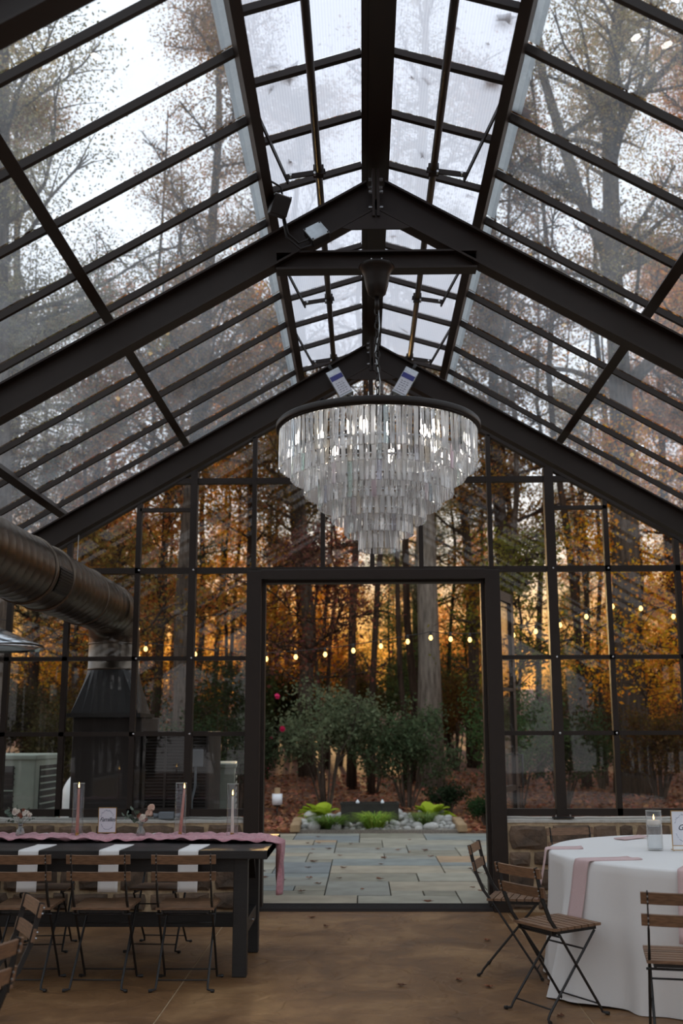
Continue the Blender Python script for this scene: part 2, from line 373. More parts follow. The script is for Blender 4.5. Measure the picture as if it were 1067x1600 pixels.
# base plates and bolts of the main post on the right
MB().box((1.59, 9.50, .752), (.17, .10, .012)).build('base_plate', BLACKMETAL, wall)
for x in (1.53, 1.65): MB().lathe([(.008, .757), (.008, .775), (.0, .775)], (x, 9.49, 0), 8).build('bolt', CHROME, wall)
for s in (-1, 1):       # small screws where bars meet
    for x in (1.6, 2.09):
        for z in (H1, H2, H3): MB().lathe([(.009, 0), (.009, .006), (0, .008)], (0, 0, 0), 8).build('screw', CHROME, wall).matrix_local = Matrix.Translation((s * x, GY - .048 - (0.0 if x == 1.6 else -.015), z)) @ Matrix.Rotation(pi / 2, 4, 'X')
# sloping top rails
for s in (-1, 1):
    MB().bar((0, GY, gt(0) + .02), (s * HALF, GY, gt(HALF) + .02), .07, .05).build('raking_rail', STEEL, wall)
# glass panes, cut to the slope
def pane(x0, x1, z0, z1):
    za, zb = gt(x0), gt(x1)
    if min(z0, 9) >= max(za, zb): return
    poly = [(x0, z0), (x1, z0)]
    if zb < z1 or za < z1:
        pl = [(x1, min(z1, zb))] if zb > z0 else []
        if (za < z1) != (zb < z1):
            xc = x0 + (x1 - x0) * (z1 - za) / (zb - za); pl.append((xc, z1))
        if x0 < 0 < x1 and gt(0) < z1: pl.append((0, gt(0)))
        if za > z0: pl.append((x0, min(z1, za)))
        if zb <= z0: poly = [(x0, z0), (x0 + (x1 - x0) * (z0 - za) / (zb - za), z0)]
        if za <= z0: poly = [(x0 + (x1 - x0) * (z0 - za) / (zb - za), z0), (x1, z0)]
        poly += pl
    else: poly += [(x1, z1), (x0, z1)]
    m = MB(); m.add([(x, GY, z) for x, z in poly], [tuple(range(len(poly)))])
    o = m.build('glass_pane', GLASS, wall)
cols = [-HALF] + VX[:5] + [-1.10]
for side in (0, 1):
    cs = cols if side == 0 else [1.10] + VX[5:] + [HALF]
    for a, b in zip(cs[:-1], cs[1:]):
        for z0, z1 in ((H4, H3), (H3, H2), (H2, H1), (H1, 5)):
            if side == 0 and z0 == H2 and a > -2.8 and b < -2.0: continue      # the duct passes here
            if z0 == H1:
                if abs(a + b) / 2 < 1.6: pane(a, b, z0, H0); pane(a, b, H0, 5)
                elif abs(a + b) / 2 < 2.1: pane(a, b, z0, H0b); pane(a, b, H0b, 5)
                else: pane(a, b, z0, 5)
            else: pane(a, b, z0, z1)
tops = [-1.10, -.446, -.003, .433, 1.10]
for a, b in zip(tops[:-1], tops[1:]): pane(a, b, H1, H0); pane(a, b, H0, 5)
# blanking plate round the duct
bl = MB(); n = 40; vs = []
for k in range(n):
    a = 2 * pi * k / n; vs.append((-2.39 + .232 * cos(a), GY, 2.56 + .232 * sin(a)))
for k in range(n):
    a = 2 * pi * k / n; c_, s_ = cos(a), sin(a); q = max(abs(c_) / .30, abs(s_) / .36)
    vs.append((-2.405 + c_ / q, GY, 2.49 + s_ / q))
bl.add(vs, [(k, (k + 1) % n, n + (k + 1) % n, n + k) for k in range(n)]).build('glass_pane', GLASS, wall)

# ---- doorway
door = tag(empty('door_1'), kind='structure')
for s in (-1, 1):
    j = MB().box((s * 1.045, 9.52, 1.43), (.13, .20, 2.86)).build('jamb', STEEL, door, bevel=.004)
    MB().box((s * .968, 9.56, 1.40), (.035, .12, 2.80)).build('door_stop', STEEL, j)
hd = MB().box((0, 9.52, 2.825), (1.97, .20, .085)).build('header', STEEL, door, bevel=.004)
MB().box((0, 9.56, 2.775), (1.90, .12, .03)).build('door_stop', STEEL, hd)
th = MB().box((0, 9.60, .012), (1.96, .26, .03)).build('threshold', TRIMDARK, door)
for k in range(4): MB().box((0, 9.50 + k * .06, .030), (1.94, .012, .008)).build('threshold_rib', TRIMDARK, th)
def door_leaf(hx, ang):
    r = empty('door_leaf', (hx, 9.66, 0), ang, door)
    W = .93
    m = MB().box((.045, 0, 1.40), (.09, .045, 2.72)).box((W - .045, 0, 1.40), (.09, .045, 2.72)).box((W / 2, 0, 2.715), (W, .045, .09)).box((W / 2, 0, .13), (W, .045, .18)).box((W / 2, 0, .95), (W, .04, .05)).box((W / 2, 0, 1.85), (W, .04, .03))
    m.build('leaf_frame', STEEL, r)
    MB().box((W / 2, 0, 1.45), (W - .16, .008, 2.5)).build('door_glass', GLASS, r)
    MB().tube([(W - .05, -.03, .95), (W - .05, -.075, .95), (W - .05, -.075, 1.25), (W - .05, -.03, 1.25)], .01, 8).build('door_handle', BLACKMETAL, r, True)
    MB().box((W - .1, 0, .02), (.05, .05, .04)).build('door_bolt', CHROME, r)
door_leaf(1.0, radians(68)); door_leaf(-1.0, radians(101))

# ================================================================== SIDE WALLS (beyond the frame's edges)
for s, nm in ((-1, 'wall_left'), (1, 'wall_right')):
    w = tag(empty(nm), kind='structure')
    MB().box((s * (HALF + .12), 4.0, .36), (.3, 11.2, .72)).build('stone_base', MORTAR, w)
    MB().box((s * (HALF + .12), 4.0, .735), (.34, 11.2, .03)).build('mortar_cap', SILL, w)
    for z in (.79, H3, H2, 2.38): MB().box((s * HALF, 4.0, z), (.06, 11.15, .045)).build('rail', STEEL, w)
    yy = np.linspace(-1.2, 9.5, 20)
    for k, y in enumerate(yy): MB().box((s * HALF, y, 1.58), (.06, .05, 1.64)).build('mullion', STEEL, w)
    for k in range(19):
        for z0, z1 in ((.8, H3), (H3, H2)):
            MB().add([(s * HALF, yy[k], z0), (s * HALF, yy[k + 1], z0), (s * HALF, yy[k + 1], z1), (s * HALF, yy[k], z1)], [(0, 1, 2, 3)]).build('glass_pane', GLASS, w)

# ================================================================== ROOF
ceil = tag(empty('ceiling'), kind='structure')
def ibeam(a, b, depth, fw, up=(0, 0, 1), tf=.012, tw=.01):
    """rolled steel section from a to b: web and two flanges"""
    a, b = Vector(a), Vector(b); d = (b - a).normalized(); x = d.cross(Vector(up)).normalized(); u = x.cross(d).normalized()
    m = MB(); m.bar(a, b, tw, depth - tf, up)
    m.bar(a + u * (depth / 2 - tf / 2), b + u * (depth / 2 - tf / 2), fw, tf, up); m.bar(a - u * (depth / 2 - tf / 2), b - u * (depth / 2 - tf / 2), fw, tf, up)
    return m
RD = 0.186   # rafter depth square to the slope
for y in FRAMES:
    mid = .266
    for s in (-1, 1):
        ibeam((s * .012, y, roof(0, mid)), (s * HALF, y, roof(HALF, mid)), RD, .11, (0, 0, 1)).build('rafter', STEEL, ceil)
        MB().box((s * (HALF - .1), y, roof(HALF, .35) / 2), (.16, .12, roof(HALF, .35))).build('column', STEEL, ceil)
        # end plate, bolts
        MB().box((s * .014, y, roof(0, .27)), (.016, .14, .30)).build('end_plate', STEEL, ceil)
        for zz in (.18, .26, .36):
            for dy in (-.05, .05):
                o = MB().lathe([(.011, 0), (.011, .022), (0, .022)], n=6).build('bolt', CHROME, ceil); o.matrix_local = Matrix.Translation((s * .02, y + dy, roof(0, zz))) @ Matrix.Rotation(s * pi / 2, 4, 'Y')
    # gusset under the apex
    g = roof(0, .372)
    MB().prism([(-.16, g - .125), (.16, g - .125), (.20, roof(.20, .37)), (0, g), (-.20, roof(.20, .37))], y - .055, y - .04).build('gusset_plate', STEEL, ceil)
    if y > 5 and y < 7 or y < 4:   # collar tie
        z = 4.18
        xe = .585
        ibeam((-xe, y, z), (xe, y, z), .115, .10, (0, 0, 1)).build('tie_beam', STEEL, ceil)
# ridge beam (runs between the panes, above the rafters)
MB().box((0, 4.35, 4.85), (.165, 10.9, .10)).box((0, 4.35, 4.795), (.09, 10.9, .02)).build('ridge_beam', STEEL, ceil)
Y0, Y1 = -1.1, 9.70
for s in (-1, 1):
    for off, w, y1 in ((.6246, .055, 9.5), (1.6165, .06, 9.72), (2.6678, .06, 9.72), (3.72, .06, 9.72)):
        MB().bar((s * off, Y0, roof(off)), (s * off, y1, roof(off)), w, .065, (s * PITCH, 0, 1)).build('purlin', STEEL, ceil)
    MB().bar((s * HALF, Y0, roof(HALF)), (s * HALF, 9.72, roof(HALF)), .10, .10).build('eave_beam', STEEL, ceil)
    # vent operating tube
    MB().tube([(s * .333, Y0, roof(.333)), (s * .333, 9.2, roof(.333))], .021, 10).build('vent_shaft', STEEL, ceil, True)
# glazing bars and roof glass
for y in BARY + [9.62]:
    for s in (-1, 1):
        a = (s * .6246, y, roof(.6246, -.045)); b = (s * (HALF + .15), y, roof(HALF + .15, -.045))
        MB().bar(a, b, .026, .038).build('glazing_bar', STEEL, ceil)
for s in (-1, 1):
    offs = [.70, 1.6165, 2.6678, 3.72, HALF + .15]
    for k in range(len(BARY)):
        ya = BARY[k] + .012; yb = (BARY[k + 1] if k + 1 < len(BARY) else 9.62) - .012
        for o0, o1 in zip(offs[:-1], offs[1:]):
            z0, z1 = roof(o0, -.078), roof(o1, -.078)
            MB().add([(s * o0, ya, z0), (s * o0, yb, z0), (s * o1, yb, z1), (s * o1, ya, z1)], [(0, 1, 2, 3)]).build('roof_pane', ROOFGLASS, ceil)
        # pale flashing at the head of each glass
        MB().bar((s * .685, ya, roof(.685, -.085)), (s * .685, yb, roof(.685, -.085)), .085, .006, (s * PITCH, 0, 1)).build('flashing', GASKET, ceil)
# continuous ridge vents, both sides propped slightly open
def vz(x): return 4.925 - .30 * (abs(x) - .085)
SKY = [y for y in BARY] + [9.5]
for s in (-1, 1):
    for k, y in enumerate(SKY):
        MB().bar((s * .083, y, vz(.083) - .03), (s * .655, y, vz(.655) - .03), .034, .035).build('vent_bar', STEEL, ceil)
    for k in range(len(SKY) - 1):
        ya, yb = SKY[k] + .004, SKY[k + 1] - .004; xm = .37
        z0, z1 = vz(.083), vz(.665)
        MB().add([(s * .083, ya, z0), (s * .083, yb, z0), (s * .665, yb, z1), (s * .665, ya, z1)], [(0, 1, 2, 3)]).build('vent_panel', POLY, ceil)
    MB().bar((s * .66, Y0, vz(.66) - .02), (s * .66, 9.5, vz(.66) - .02), .02, .05).build('vent_edge', STEEL, ceil)

# vent opener arms: lever on the shaft, strut to the vent edge
def opener(s, y, label):
    r = tag(empty('vent_opener', (s * .333, y, roof(.333))), label, 'vent opener')
    MB().box((0, 0, 0), (.06, .05, .06)).build('shaft_clamp', STEEL, r)
    e = Vector((s * .19, 0, -.035))
    MB().bar((-s * .04, 0, .0), e, .012, .03).build('lever', STEEL, r)
    tip = Vector((s * .66, y - .62, vz(.66) - .02)) - Vector((s * .333, y, roof(.333)))
    MB().bar(e + (e - tip).normalized() * .05, tip, .010, .026).build('strut', STEEL, r)
    for p in (Vector((s * .02, -.012, -.03)), Vector((s * .16, -.012, -.04))):
        MB().tube([p, p + Vector((0, -.03, 0))], .008, 6).build('bolt', CHROME, r)
for s, w in ((-1, 'left'), (1, 'right')):
    opener(s, 5.76, 'dark steel vent opener arm on %s slope above the chandelier tie beam' % w)
    opener(s, 7.66, 'dark steel vent opener arm on %s slope just beyond the tie beam' % w)
    opener(s, 9.0, 'dark steel vent opener arm on %s slope above the label box at the gable' % w)
    opener(s, 3.5, 'dark steel vent opener arm on %s slope nearest the camera' % w)

# ================================================================== DUCT
duct = tag(empty('spiral_duct', (-2.39, 0, 2.56)), 'large bronze-brown spiral air duct turning down at the gable window wall', 'duct')
def sweep(path, rad, n=40):
    return MB().tube(path, rad, n, caps=False)
pts, rs = [], []
y = .6
while y < 9.62:
    pts += [(0, y, 0), (0, y + .118, 0), (0, y + .122, 0), (0, y + .130, 0), (0, y + .134, 0)]; rs += [.23, .23, .2315, .2315, .23]; y += .14
dm = sweep(pts, rs).build('duct_run', DUCT, duct, True)
R = .30; ye = y
for g in range(5):       # five gores of the elbow
    a0, a1 = radians(18 * g), radians(18 * (g + 1))
    p = [(0, ye + R * sin(a), -R + R * cos(a)) for a in (a0, (a0 + a1) / 2, a1)]
    sweep(p, [.232, .232, .232]).build('elbow_gore', DUCT, duct, True)
    p2 = [(0, ye + R * sin(a), -R + R * cos(a)) for a in (a1 - .03, a1, a1 + .03)]
    if g in (0, 4): sweep(p2, [.238, .241, .238]).build('elbow_seam', DUCT, duct, True)
yv = ye + R
MB().lathe([(.232, -.30), (.232, -.52), (.237, -.522), (.237, -.535), (.232, -.54)], (0, yv, 0), 40).build('drop_collar', DUCT, duct, True)
MB().add([(.232 * cos(2 * pi * k / 32), yv + .232 * sin(2 * pi * k / 32), -.54) for k in range(32)] +
         [((lambda c, s, q: (c * .30 / q, yv + s * .30 / q, -.93))(cos(2 * pi * k / 32), sin(2 * pi * k / 32), max(abs(cos(2 * pi * k / 32)), abs(sin(2 * pi * k / 32))))) for k in range(32)],
         [(k, (k + 1) % 32, 32 + (k + 1) % 32, 32 + k) for k in range(32)]).build('square_to_round', BLACKMETAL, duct)
MB().box((0, yv, -.945), (.66, .66, .035)).build('flange', BLACKMETAL, duct)
# register let into the duct's side, between two bands
rg = MB(); a0, a1 = radians(-38), radians(8)
vs = []
for i in range(9):
    a = a0 + (a1 - a0) * i / 8
    for yy in (7.28, 7.60): vs.append((.238 * cos(a), yy, .238 * sin(a)))
rg.add(vs, [(2 * i, 2 * i + 1, 2 * i + 3, 2 * i + 2) for i in range(8)])
reg = rg.build('air_register', BLACKMETAL, duct)
for i in range(9):
    a = a0 + (a1 - a0) * (i + .5) / 9.5
    MB().box((.241 * cos(a), 7.44, .241 * sin(a)), (.006, .30, .006), Matrix.Rotation(-a, 3, 'Y')).build('register_blade', BLACKMETAL, reg)
for yy in (7.22, 7.66): sweep([(0, yy - .02, 0), (0, yy - .018, 0), (0, yy + .018, 0), (0, yy + .02, 0)], [.231, .242, .242, .231]).build('duct_band', DUCT, duct, True)
for yy in (3.4, 5.9, 8.73):
    MB().tube([(-.04, yy, .23), (-.04, yy, roof(-2.43, .38) - 2.56)], .004, 6).build('hanger_wire', GALV, duct)
    sweep([(0, yy - .012, 0), (0, yy - .01, 0), (0, yy + .01, 0), (0, yy + .012, 0)], [.231, .24, .24, .231]).build('duct_strap', DUCT, duct, True)

# heating unit standing outside, under the duct, with its louvred section
UNITDARK = pmat('dark_brown_unit_paint', (48, 40, 36), rough=0.6)
hu = tag(empty('air_handler', (-2.39, 10.28, 0)), 'dark brown outdoor air handler with louvred front under the duct', 'air handler')
MB().box((0, 0, .80), (.62, .90, 1.60)).build('cabinet', UNITDARK, hu, bevel=.01)
MB().box((.62, -.02, .80), (.60, .80, 1.34)).build('side_cabinet', UNITDARK, hu, bevel=.01)
fr = MB()
for z, dz in ((.16, .04), (1.455, .04)): fr.box((.62, -.435, z), (.58, .03, dz))
for x in (.345, .53, .715, .905): fr.box((x, -.435, .81), (.02, .03, 1.3))
lf = fr.build('louvre_frame', UNITDARK, hu)
sl = MB()
for k in range(46): sl.box((.62, -.43, .20 + k * .0272), (.55, .026, .004), Matrix.Rotation(radians(-35), 3, 'X'))
tag(sl.build('louvre_slats', UNITDARK, lf), kind='stuff')
MB().box((0, -.46, 1.05), (.50, .01, .85)).build('access_panel', UNITDARK, hu)

# pale green condensers outside
ACG = pmat('pale_grey_green_unit_paint', (158, 166, 152), rough=0.5, noise=.1, nscale=10)
def condenser(loc, rz, w, label, h=1.14):
    r = tag(empty('air_conditioner', loc, rz), label, 'air conditioner')
    b = MB().box((0, 0, h / 2), (w, .72, h - .06)).build('casing', ACG, r, bevel=.012)
    MB().box((0, 0, h - .02), (w + .03, .75, .05)).build('top_cover', ACG, r, bevel=.012)
    MB().box((0, 0, .015), (w + .1, .85, .03)).build('base_pad', MORTAR, r)
    g = MB().box((-.08, -.362, h / 2), (w - .26, .008, h - .2)).build('coil_face', BLACKMETAL, r)
    for k in range(20): MB().box((-.08, -.37, .14 + k * (h - .26) / 19), (w - .24, .012, .012)).build('grille_bar', ACG if k % 5 == 0 else UNITDARK, g)
    g2 = MB().box((w / 2 + .002, 0, h / 2), (.008, .5, h - .2)).build('coil_face', BLACKMETAL, r)
    for k in range(16): MB().box((w / 2 + .01, 0, .16 + k * (h - .3) / 15), (.012, .5, .014)).build('grille_bar', ACG, g2)
condenser((-1.78, 11.1, 0), radians(6), .80, 'pale green air conditioner unit outside, nearest the doorway', 1.16)
condenser((-3.62, 10.9, 0), radians(-4), .86, 'pale green air conditioner unit outside at the far left', 1.25)
# propane tank seen on end
TANK = pmat('white_tank_paint', (225, 226, 224), rough=0.4)
tk = tag(empty('gas_tank', (-3.05, 12.2, 0)), 'white rounded gas tank outside, left of the dark air handler', 'tank')
prof = [(0, 0)] + [(.36 * sin(a), .36 - .36 * cos(a)) for a in np.linspace(.2, pi / 2, 8)] + [(.36 * cos(a), .66 + .36 * sin(a)) for a in np.linspace(0, pi / 2 - .2, 8)] + [(0, 1.02)]
MB().lathe(prof, (0, 0, .08), 32).build('tank_shell', TANK, tk, True)
MB().lathe([(.10, 1.06), (.10, 1.17), (.0, 1.19)], n=20).build('tank_valve_cover', TANK, tk, True)
MB().lathe([(.2, 0), (.2, .12)], n=20).build('tank_foot', TANK, tk)
# meter box on conduit, floodlight on the sill
GREYP = pmat('grey_electrical_box', (120, 126, 132), rough=0.5)
mb_ = tag(empty('meter_box', (-1.56, 9.80, 1.17)), 'small grey electrical box on conduit beside the main left mullion', 'electrical box')
MB().box((0, 0, .07), (.10, .08, .15)).build('box_body', GREYP, mb_, bevel=.006); MB().box((.055, .01, .07), (.02, .07, .15)).build('box_lid', BLACKMETAL, mb_)
MB().tube([(-.02, 0, 0), (-.02, 0, -.17), (-.05, .0, -.30), (-.05, 0, -1.165)], .012, 8).build('conduit', GREYP, mb_, True)
fl = tag(empty('floodlight', (-1.77, 9.49, .742)), 'small grey electrical junction box lying on the left stone sill', 'junction box')
MB().box((0, 0, .032), (.13, .07, .058)).build('box_body', GREYP, fl, bevel=.008)
for s in (-1, 1): MB().tube([(s * .065, 0, .03), (s * .10, 0, .03), (s * .11, 0, .028)], [.018, .018, .024], 12).build('gland', GREYP, fl, True)
fl.name = 'junction_box'
# dome heater at the left edge
ph = tag(empty('patio_heater', (-3.15, 8.72, 0)), 'patio heater with shiny dish reflector at the left edge', 'patio heater')
MB().lathe([(0, .02), (.22, .02), (.22, .08), (.2, .5), (.12, .75), (0, .76)], n=28).build('base', GALV, ph, True)
MB().tube([(0, 0, .7), (0, 0, 1.95)], .03, 12).build('pole', GALV, ph, True)
MB().lathe([(.0, 1.92), (.09, 1.93), (.11, 2.1), (.08, 2.18), (0, 2.18)], n=20).build('burner', BLACKMETAL, ph, True)
MB().lathe([(0, 2.315), (.10, 2.31), (.28, 2.235), (.46, 2.165), (.475, 2.135), (.47, 2.13), (.45, 2.155), (.27, 2.22), (.1, 2.295), (0, 2.30)], n=36).build('reflector', pmat('polished_reflector', (205, 208, 212), rough=.18, metal=1.0), ph, True)
MB().lathe([(0, 2.315), (.02, 2.32), (.012, 2.35), (0, 2.355)], n=12).build('finial', CHROME, ph, True)

# ================================================================== CEILING FITTINGS
def jbox(name, loc, rot, label, dim, mats, cat='electrical box'):
    r = tag(empty(name, loc), label, cat); r.rotation_euler = rot
    MB().box((0, 0, 0), dim).build('box_body', mats[0], r, bevel=.004)
    MB().box((0, -dim[1] / 2 - .003, 0), (dim[0] * .98, .006, dim[2] * .98)).build('cover_plate', mats[1], r, bevel=.002)
    for sx in (-1, 1):
        for sz in (-1, 1): MB().tube([(sx * dim[0] * .43, -dim[1] / 2 - .004, sz * dim[2] * .43), (sx * dim[0] * .43, -dim[1] / 2 - .010, sz * dim[2] * .43)], .006, 6).build('screw', BLACKMETAL, r)
    return r
PLATE = pmat('silver_cover_plate', (196, 204, 206), rough=.3, metal=.5, noise=.15, nscale=30)
a = jbox('junction_box', (-.345, 5.845, 4.315), (radians(-25), radians(-30), radians(8)), 'square silver cover junction box on the rafter left of the tie', (.115, .05, .115), (BLACKMETAL, PLATE))
b = jbox('motor_box', (-.555, 5.72, 4.43), (radians(-70), radians(12), radians(20)), 'small dark control box on vent purlin left of tie', (.10, .11, .10), (BLACKMETAL, GALV))
cb = tag(empty('cable', (-.55, 5.72, 4.43)), 'black looping cables between the two boxes on the rafter', 'cable')
for run in ([(-.59, 5.60, 4.52), (-.545, 5.66, 4.52), (-.535, 5.70, 4.48)], [(-.53, 5.77, 4.39), (-.51, 5.80, 4.30), (-.45, 5.82, 4.25), (-.40, 5.82, 4.27), (-.385, 5.83, 4.29)], [(-.54, 5.77, 4.39), (-.52, 5.80, 4.28), (-.44, 5.82, 4.215), (-.38, 5.82, 4.235), (-.37, 5.83, 4.265)]):
    MB().tube([Vector(p) - cb.location for p in run], .006, 8).build('cable_run', BLACKMETAL, cb, True)
LBL = pmat('white_printed_label', (216, 218, 226), rough=.5); BLUE = pmat('dark_blue_print', (52, 56, 132), rough=.5)
for s, w in ((-1, 'left'), (1, 'right')):
    r = tag(empty('vent_motor', (s * .285, 8.60, 4.33)), 'labelled silver vent motor box hanging on the gable rafter, %s one' % w, 'motor')
    r.rotation_euler = (radians(-12), radians(-s * -28), 0)
    MB().box((0, 0, -.03), (.12, .055, .27)).build('motor_body', GALV, r, bevel=.005)
    l = MB().box((0, -.030, -.045), (.108, .004, .20)).build('label_plate', LBL, r)
    MB().box((0, -.0335, .02), (.108, .003, .045)).build('blue_band', BLUE, l)
    mk = MB()
    for kz in range(5):
        for kx in range(3):
            mk.box((-.03 + kx * .026 + (kz % 2) * .004, -.0335, -.035 - kz * .022), (.012 + .006 * ((kx + kz) % 2), .002, .003))
    mk.build('small_print', INK, l)
    MB().tube([(0, 0, .1), (0, .0, .17)], .014, 8).build('motor_coupling', BLACKMETAL, r, True)
    MB().tube([(0, -.01, -.165), (-s * .03, -.02, -.20), (-s * .05, .01, -.17), (-s * .03, .05, -.12)], .005, 6).build('motor_cable', BLACKMETAL, r, True)

# ================================================================== CHANDELIER
CX, CY = 0.0, 5.86
ch = tag(empty('chandelier', (CX, CY, 2.45)), 'large round tiered crystal chandelier hanging from the tie beam', 'chandelier')
Z = lambda z: z - 2.45
DARKIRON = pmat('dark_iron', (46, 41, 38), rough=.42, metal=.6)
MB().lathe([(0, Z(4.125)), (.10, Z(4.123)), (.105, Z(4.112)), (.092, Z(4.10)), (.075, Z(4.06)), (.066, Z(4.0)), (.052, Z(3.95)), (.03, Z(3.93)), (0, Z(3.928))], n=32).build('canopy', DARKIRON, ch, True)
for s in (-1, 1): MB().tube([(s * .03, -.045, Z(4.118)), (s * .03, -.045, Z(4.15))], .004, 6).build('canopy_screw', CHROME, ch)
MB().tube([(0, 0, Z(3.93)), (0, 0, Z(3.85))], .013, 10).build('stem', DARKIRON, ch, True)
zc, k = 3.84, 0
def link_mesh():
    p = []
    for q in range(13):
        a = 2 * pi * q / 12; p.append((.014 * cos(a), 0, .026 * sin(a) if abs(sin(a)) < .5 else .026 * sin(a)))
    return MB().tube(p, .0038, 6, caps=False).mesh('chain_link', DARKIRON, True)
LK = link_mesh()
while zc > 3.30:
    inst('chain_link', LK, ch, (0, 0, Z(zc)), (0, 0, (k % 2) * pi / 2 + .4)); zc -= .043; k += 1
MB().tube([(.006, .004, Z(3.92)), (.014, -.006, Z(3.75)), (-.012, .01, Z(3.6)), (.014, .0, Z(3.42)), (0, 0, Z(3.3))], .004, 6).build('supply_cord', GALV, ch, True)
# hub, spokes and rim
MB().lathe([(0, Z(3.31)), (.035, Z(3.30)), (.05, Z(3.26)), (.05, Z(3.19)), (0, Z(3.18))], n=20).build('hub', DARKIRON, ch, True)
for k in range(6):
    a = pi * k / 3 + .3; MB().bar((.04 * cos(a), .04 * sin(a), Z(3.19)), (.555 * cos(a), .555 * sin(a), Z(3.16)), .014, .012).build('spoke', DARKIRON, ch)
MB().lathe([(.550, Z(3.128)), (.568, Z(3.128)), (.572, Z(3.135)), (.572, Z(3.160)), (.566, Z(3.166)), (.548, Z(3.166)), (.550, Z(3.128))], n=96).build('rim', DARKIRON, ch, True)
TIERS = [(.548, 3.128, 2.912, 108), (.480, 2.985, 2.848, 94), (.408, 2.90, 2.758, 80), (.334, 2.82, 2.688, 66), (.257, 2.74, 2.611, 50), (.180, 2.66, 2.534, 36), (.105, 2.58, 2.450, 21)]
def crystalmat():
    m = bpy.data.materials.new('cut_crystal'); m.use_nodes = True; t = m.node_tree; t.nodes.clear(); L = t.links
    oi = N(t, 'ShaderNodeObjectInfo')
    rp = N(t, 'ShaderNodeValToRGB'); c = rp.color_ramp; c.interpolation = 'LINEAR'
    c.elements[0].color = (.98, .98, .98, 1); c.elements[1].color = (1, .99, .97, 1)
    for p, q in ((.82, (.98, .98, .98, 1)), (.86, (1, .86, .94, 1)), (.89, (.86, 1, .93, 1)), (.92, (.88, .90, 1, 1)), (.95, (1, .94, .82, 1)), (.97, (.98, .97, .96, 1))):  # a few pastel tints put rainbow dispersion into the crystal colour
        e = c.elements.new(p); e.color = q
    L.new(oi.outputs['Random'], rp.inputs[0])
    g = N(t, 'ShaderNodeBsdfGlass'); g.inputs['IOR'].default_value = 1.52; g.inputs['Roughness'].default_value = 0.0; L.new(rp.outputs[0], g.inputs[0])
    tl = N(t, 'ShaderNodeBsdfTranslucent'); tl.inputs[0].default_value = (.95, .94, .92, 1)
    tr = N(t, 'ShaderNodeBsdfTransparent'); tr.inputs[0].default_value = (.96, .96, .96, 1)
    q = N(t, 'ShaderNodeMath', operation='MULTIPLY'); q.inputs[1].default_value = 5.7; L.new(oi.outputs['Random'], q.inputs[0])
    f = N(t, 'ShaderNodeMath', operation='FRACT'); L.new(q.outputs[0], f.inputs[0])
    mr = N(t, 'ShaderNodeMapRange'); mr.inputs[3].default_value = .06; mr.inputs[4].default_value = .46; L.new(f.outputs[0], mr.inputs[0])
    L.new(rp.outputs[0], tl.inputs[0])
    m0 = N(t, 'ShaderNodeMixShader'); m0.inputs[0].default_value = .15; L.new(g.outputs[0], m0.inputs[1]); L.new(tr.outputs[0], m0.inputs[2])
    m1 = N(t, 'ShaderNodeMixShader'); L.new(mr.outputs[0], m1.inputs[0]); L.new(m0.outputs[0], m1.inputs[1]); L.new(tl.outputs[0], m1.inputs[2])
    gl = N(t, 'ShaderNodeBsdfGlossy'); gl.inputs['Roughness'].default_value = .08
    m2 = N(t, 'ShaderNodeMixShader'); m2.inputs[0].default_value = .16; L.new(m1.outputs[0], m2.inputs[1]); L.new(gl.outputs[0], m2.inputs[2])
    o = N(t, 'ShaderNodeOutputMaterial'); L.new(m2.outputs[0], o.inputs[0]); return m
CRYS = crystalmat()
def crystal(L, w=.0265, d=.013):
    """three-faced prism with chamfered ends, hanging below z=0"""
    sec = [(-w / 2, -d * .15), (-w * .28, -d * .5), (w * .28, -d * .5), (w / 2, -d * .15), (w * .1, d * .5), (-w * .1, d * .5)]
    n = 6; vs = [(x * .6, y * .6, 0) for x, y in sec] + [(x, y, -.005) for x, y in sec] + [(x, y, -L + .004) for x, y in sec] + [(x * .8, y * .7, -L) for x, y in sec]
    fs = [tuple(range(n))] + [(r * n + k, (r + 1) * n + k, (r + 1) * n + (k + 1) % n, r * n + (k + 1) % n) for r in range(3) for k in range(n)] + [tuple(3 * n + k for k in range(n - 1, -1, -1))]
    return MB().add(vs, fs)
items = []; rc = random.Random(5)
for ti, (r, zt, zb, n) in enumerate(TIERS):
    MB().lathe([(r - .006, Z(zt) + .006), (r + .006, Z(zt) + .006), (r + .006, Z(zt) - .006), (r - .006, Z(zt) - .006), (r - .006, Z(zt) + .006)], n=72).build('tier_ring', CHROME if ti else DARKIRON, ch, True)
    if ti:
        for k in range(4):
            a = pi / 4 + k * pi / 2; r0, z0 = TIERS[ti - 1][0], TIERS[ti - 1][1]
            MB().tube([(r0 * cos(a), r0 * sin(a), Z(z0)), (r * cos(a), r * sin(a), Z(zt))], .003, 5).build('tier_rod', CHROME, ch)
    cmesh = crystal(zt - zb - .008).mesh('crystal', CRYS)
    for k in range(n):
        a = 2 * pi * (k + .5 * (ti % 2)) / n
        items.append((r * sin(a), r, a, zt, cmesh, zt - zb))
order = sorted(range(len(items)), key=lambda i: items[i][0])       # nearest to the camera first
near = set(order[:300]); rest = MB()
for i, (s_, r, a, zt, me, L) in enumerate(items):
    loc = (r * cos(a), r * sin(a), Z(zt) - .008); rot = (rc.uniform(-.05, .05), rc.uniform(-.03, .03), a + pi / 2 + rc.uniform(-.13, .13))
    if i in near: inst('crystal', me, ch, loc, rot)
    else:
        Mx = Matrix.Translation(loc) @ Matrix.Rotation(rot[2], 4, 'Z'); c = crystal(L - .008)
        rest.add([Mx @ Vector(v) for v in c.v], c.f)
tag(rest.build('crystals', CRYS, ch), kind='stuff')
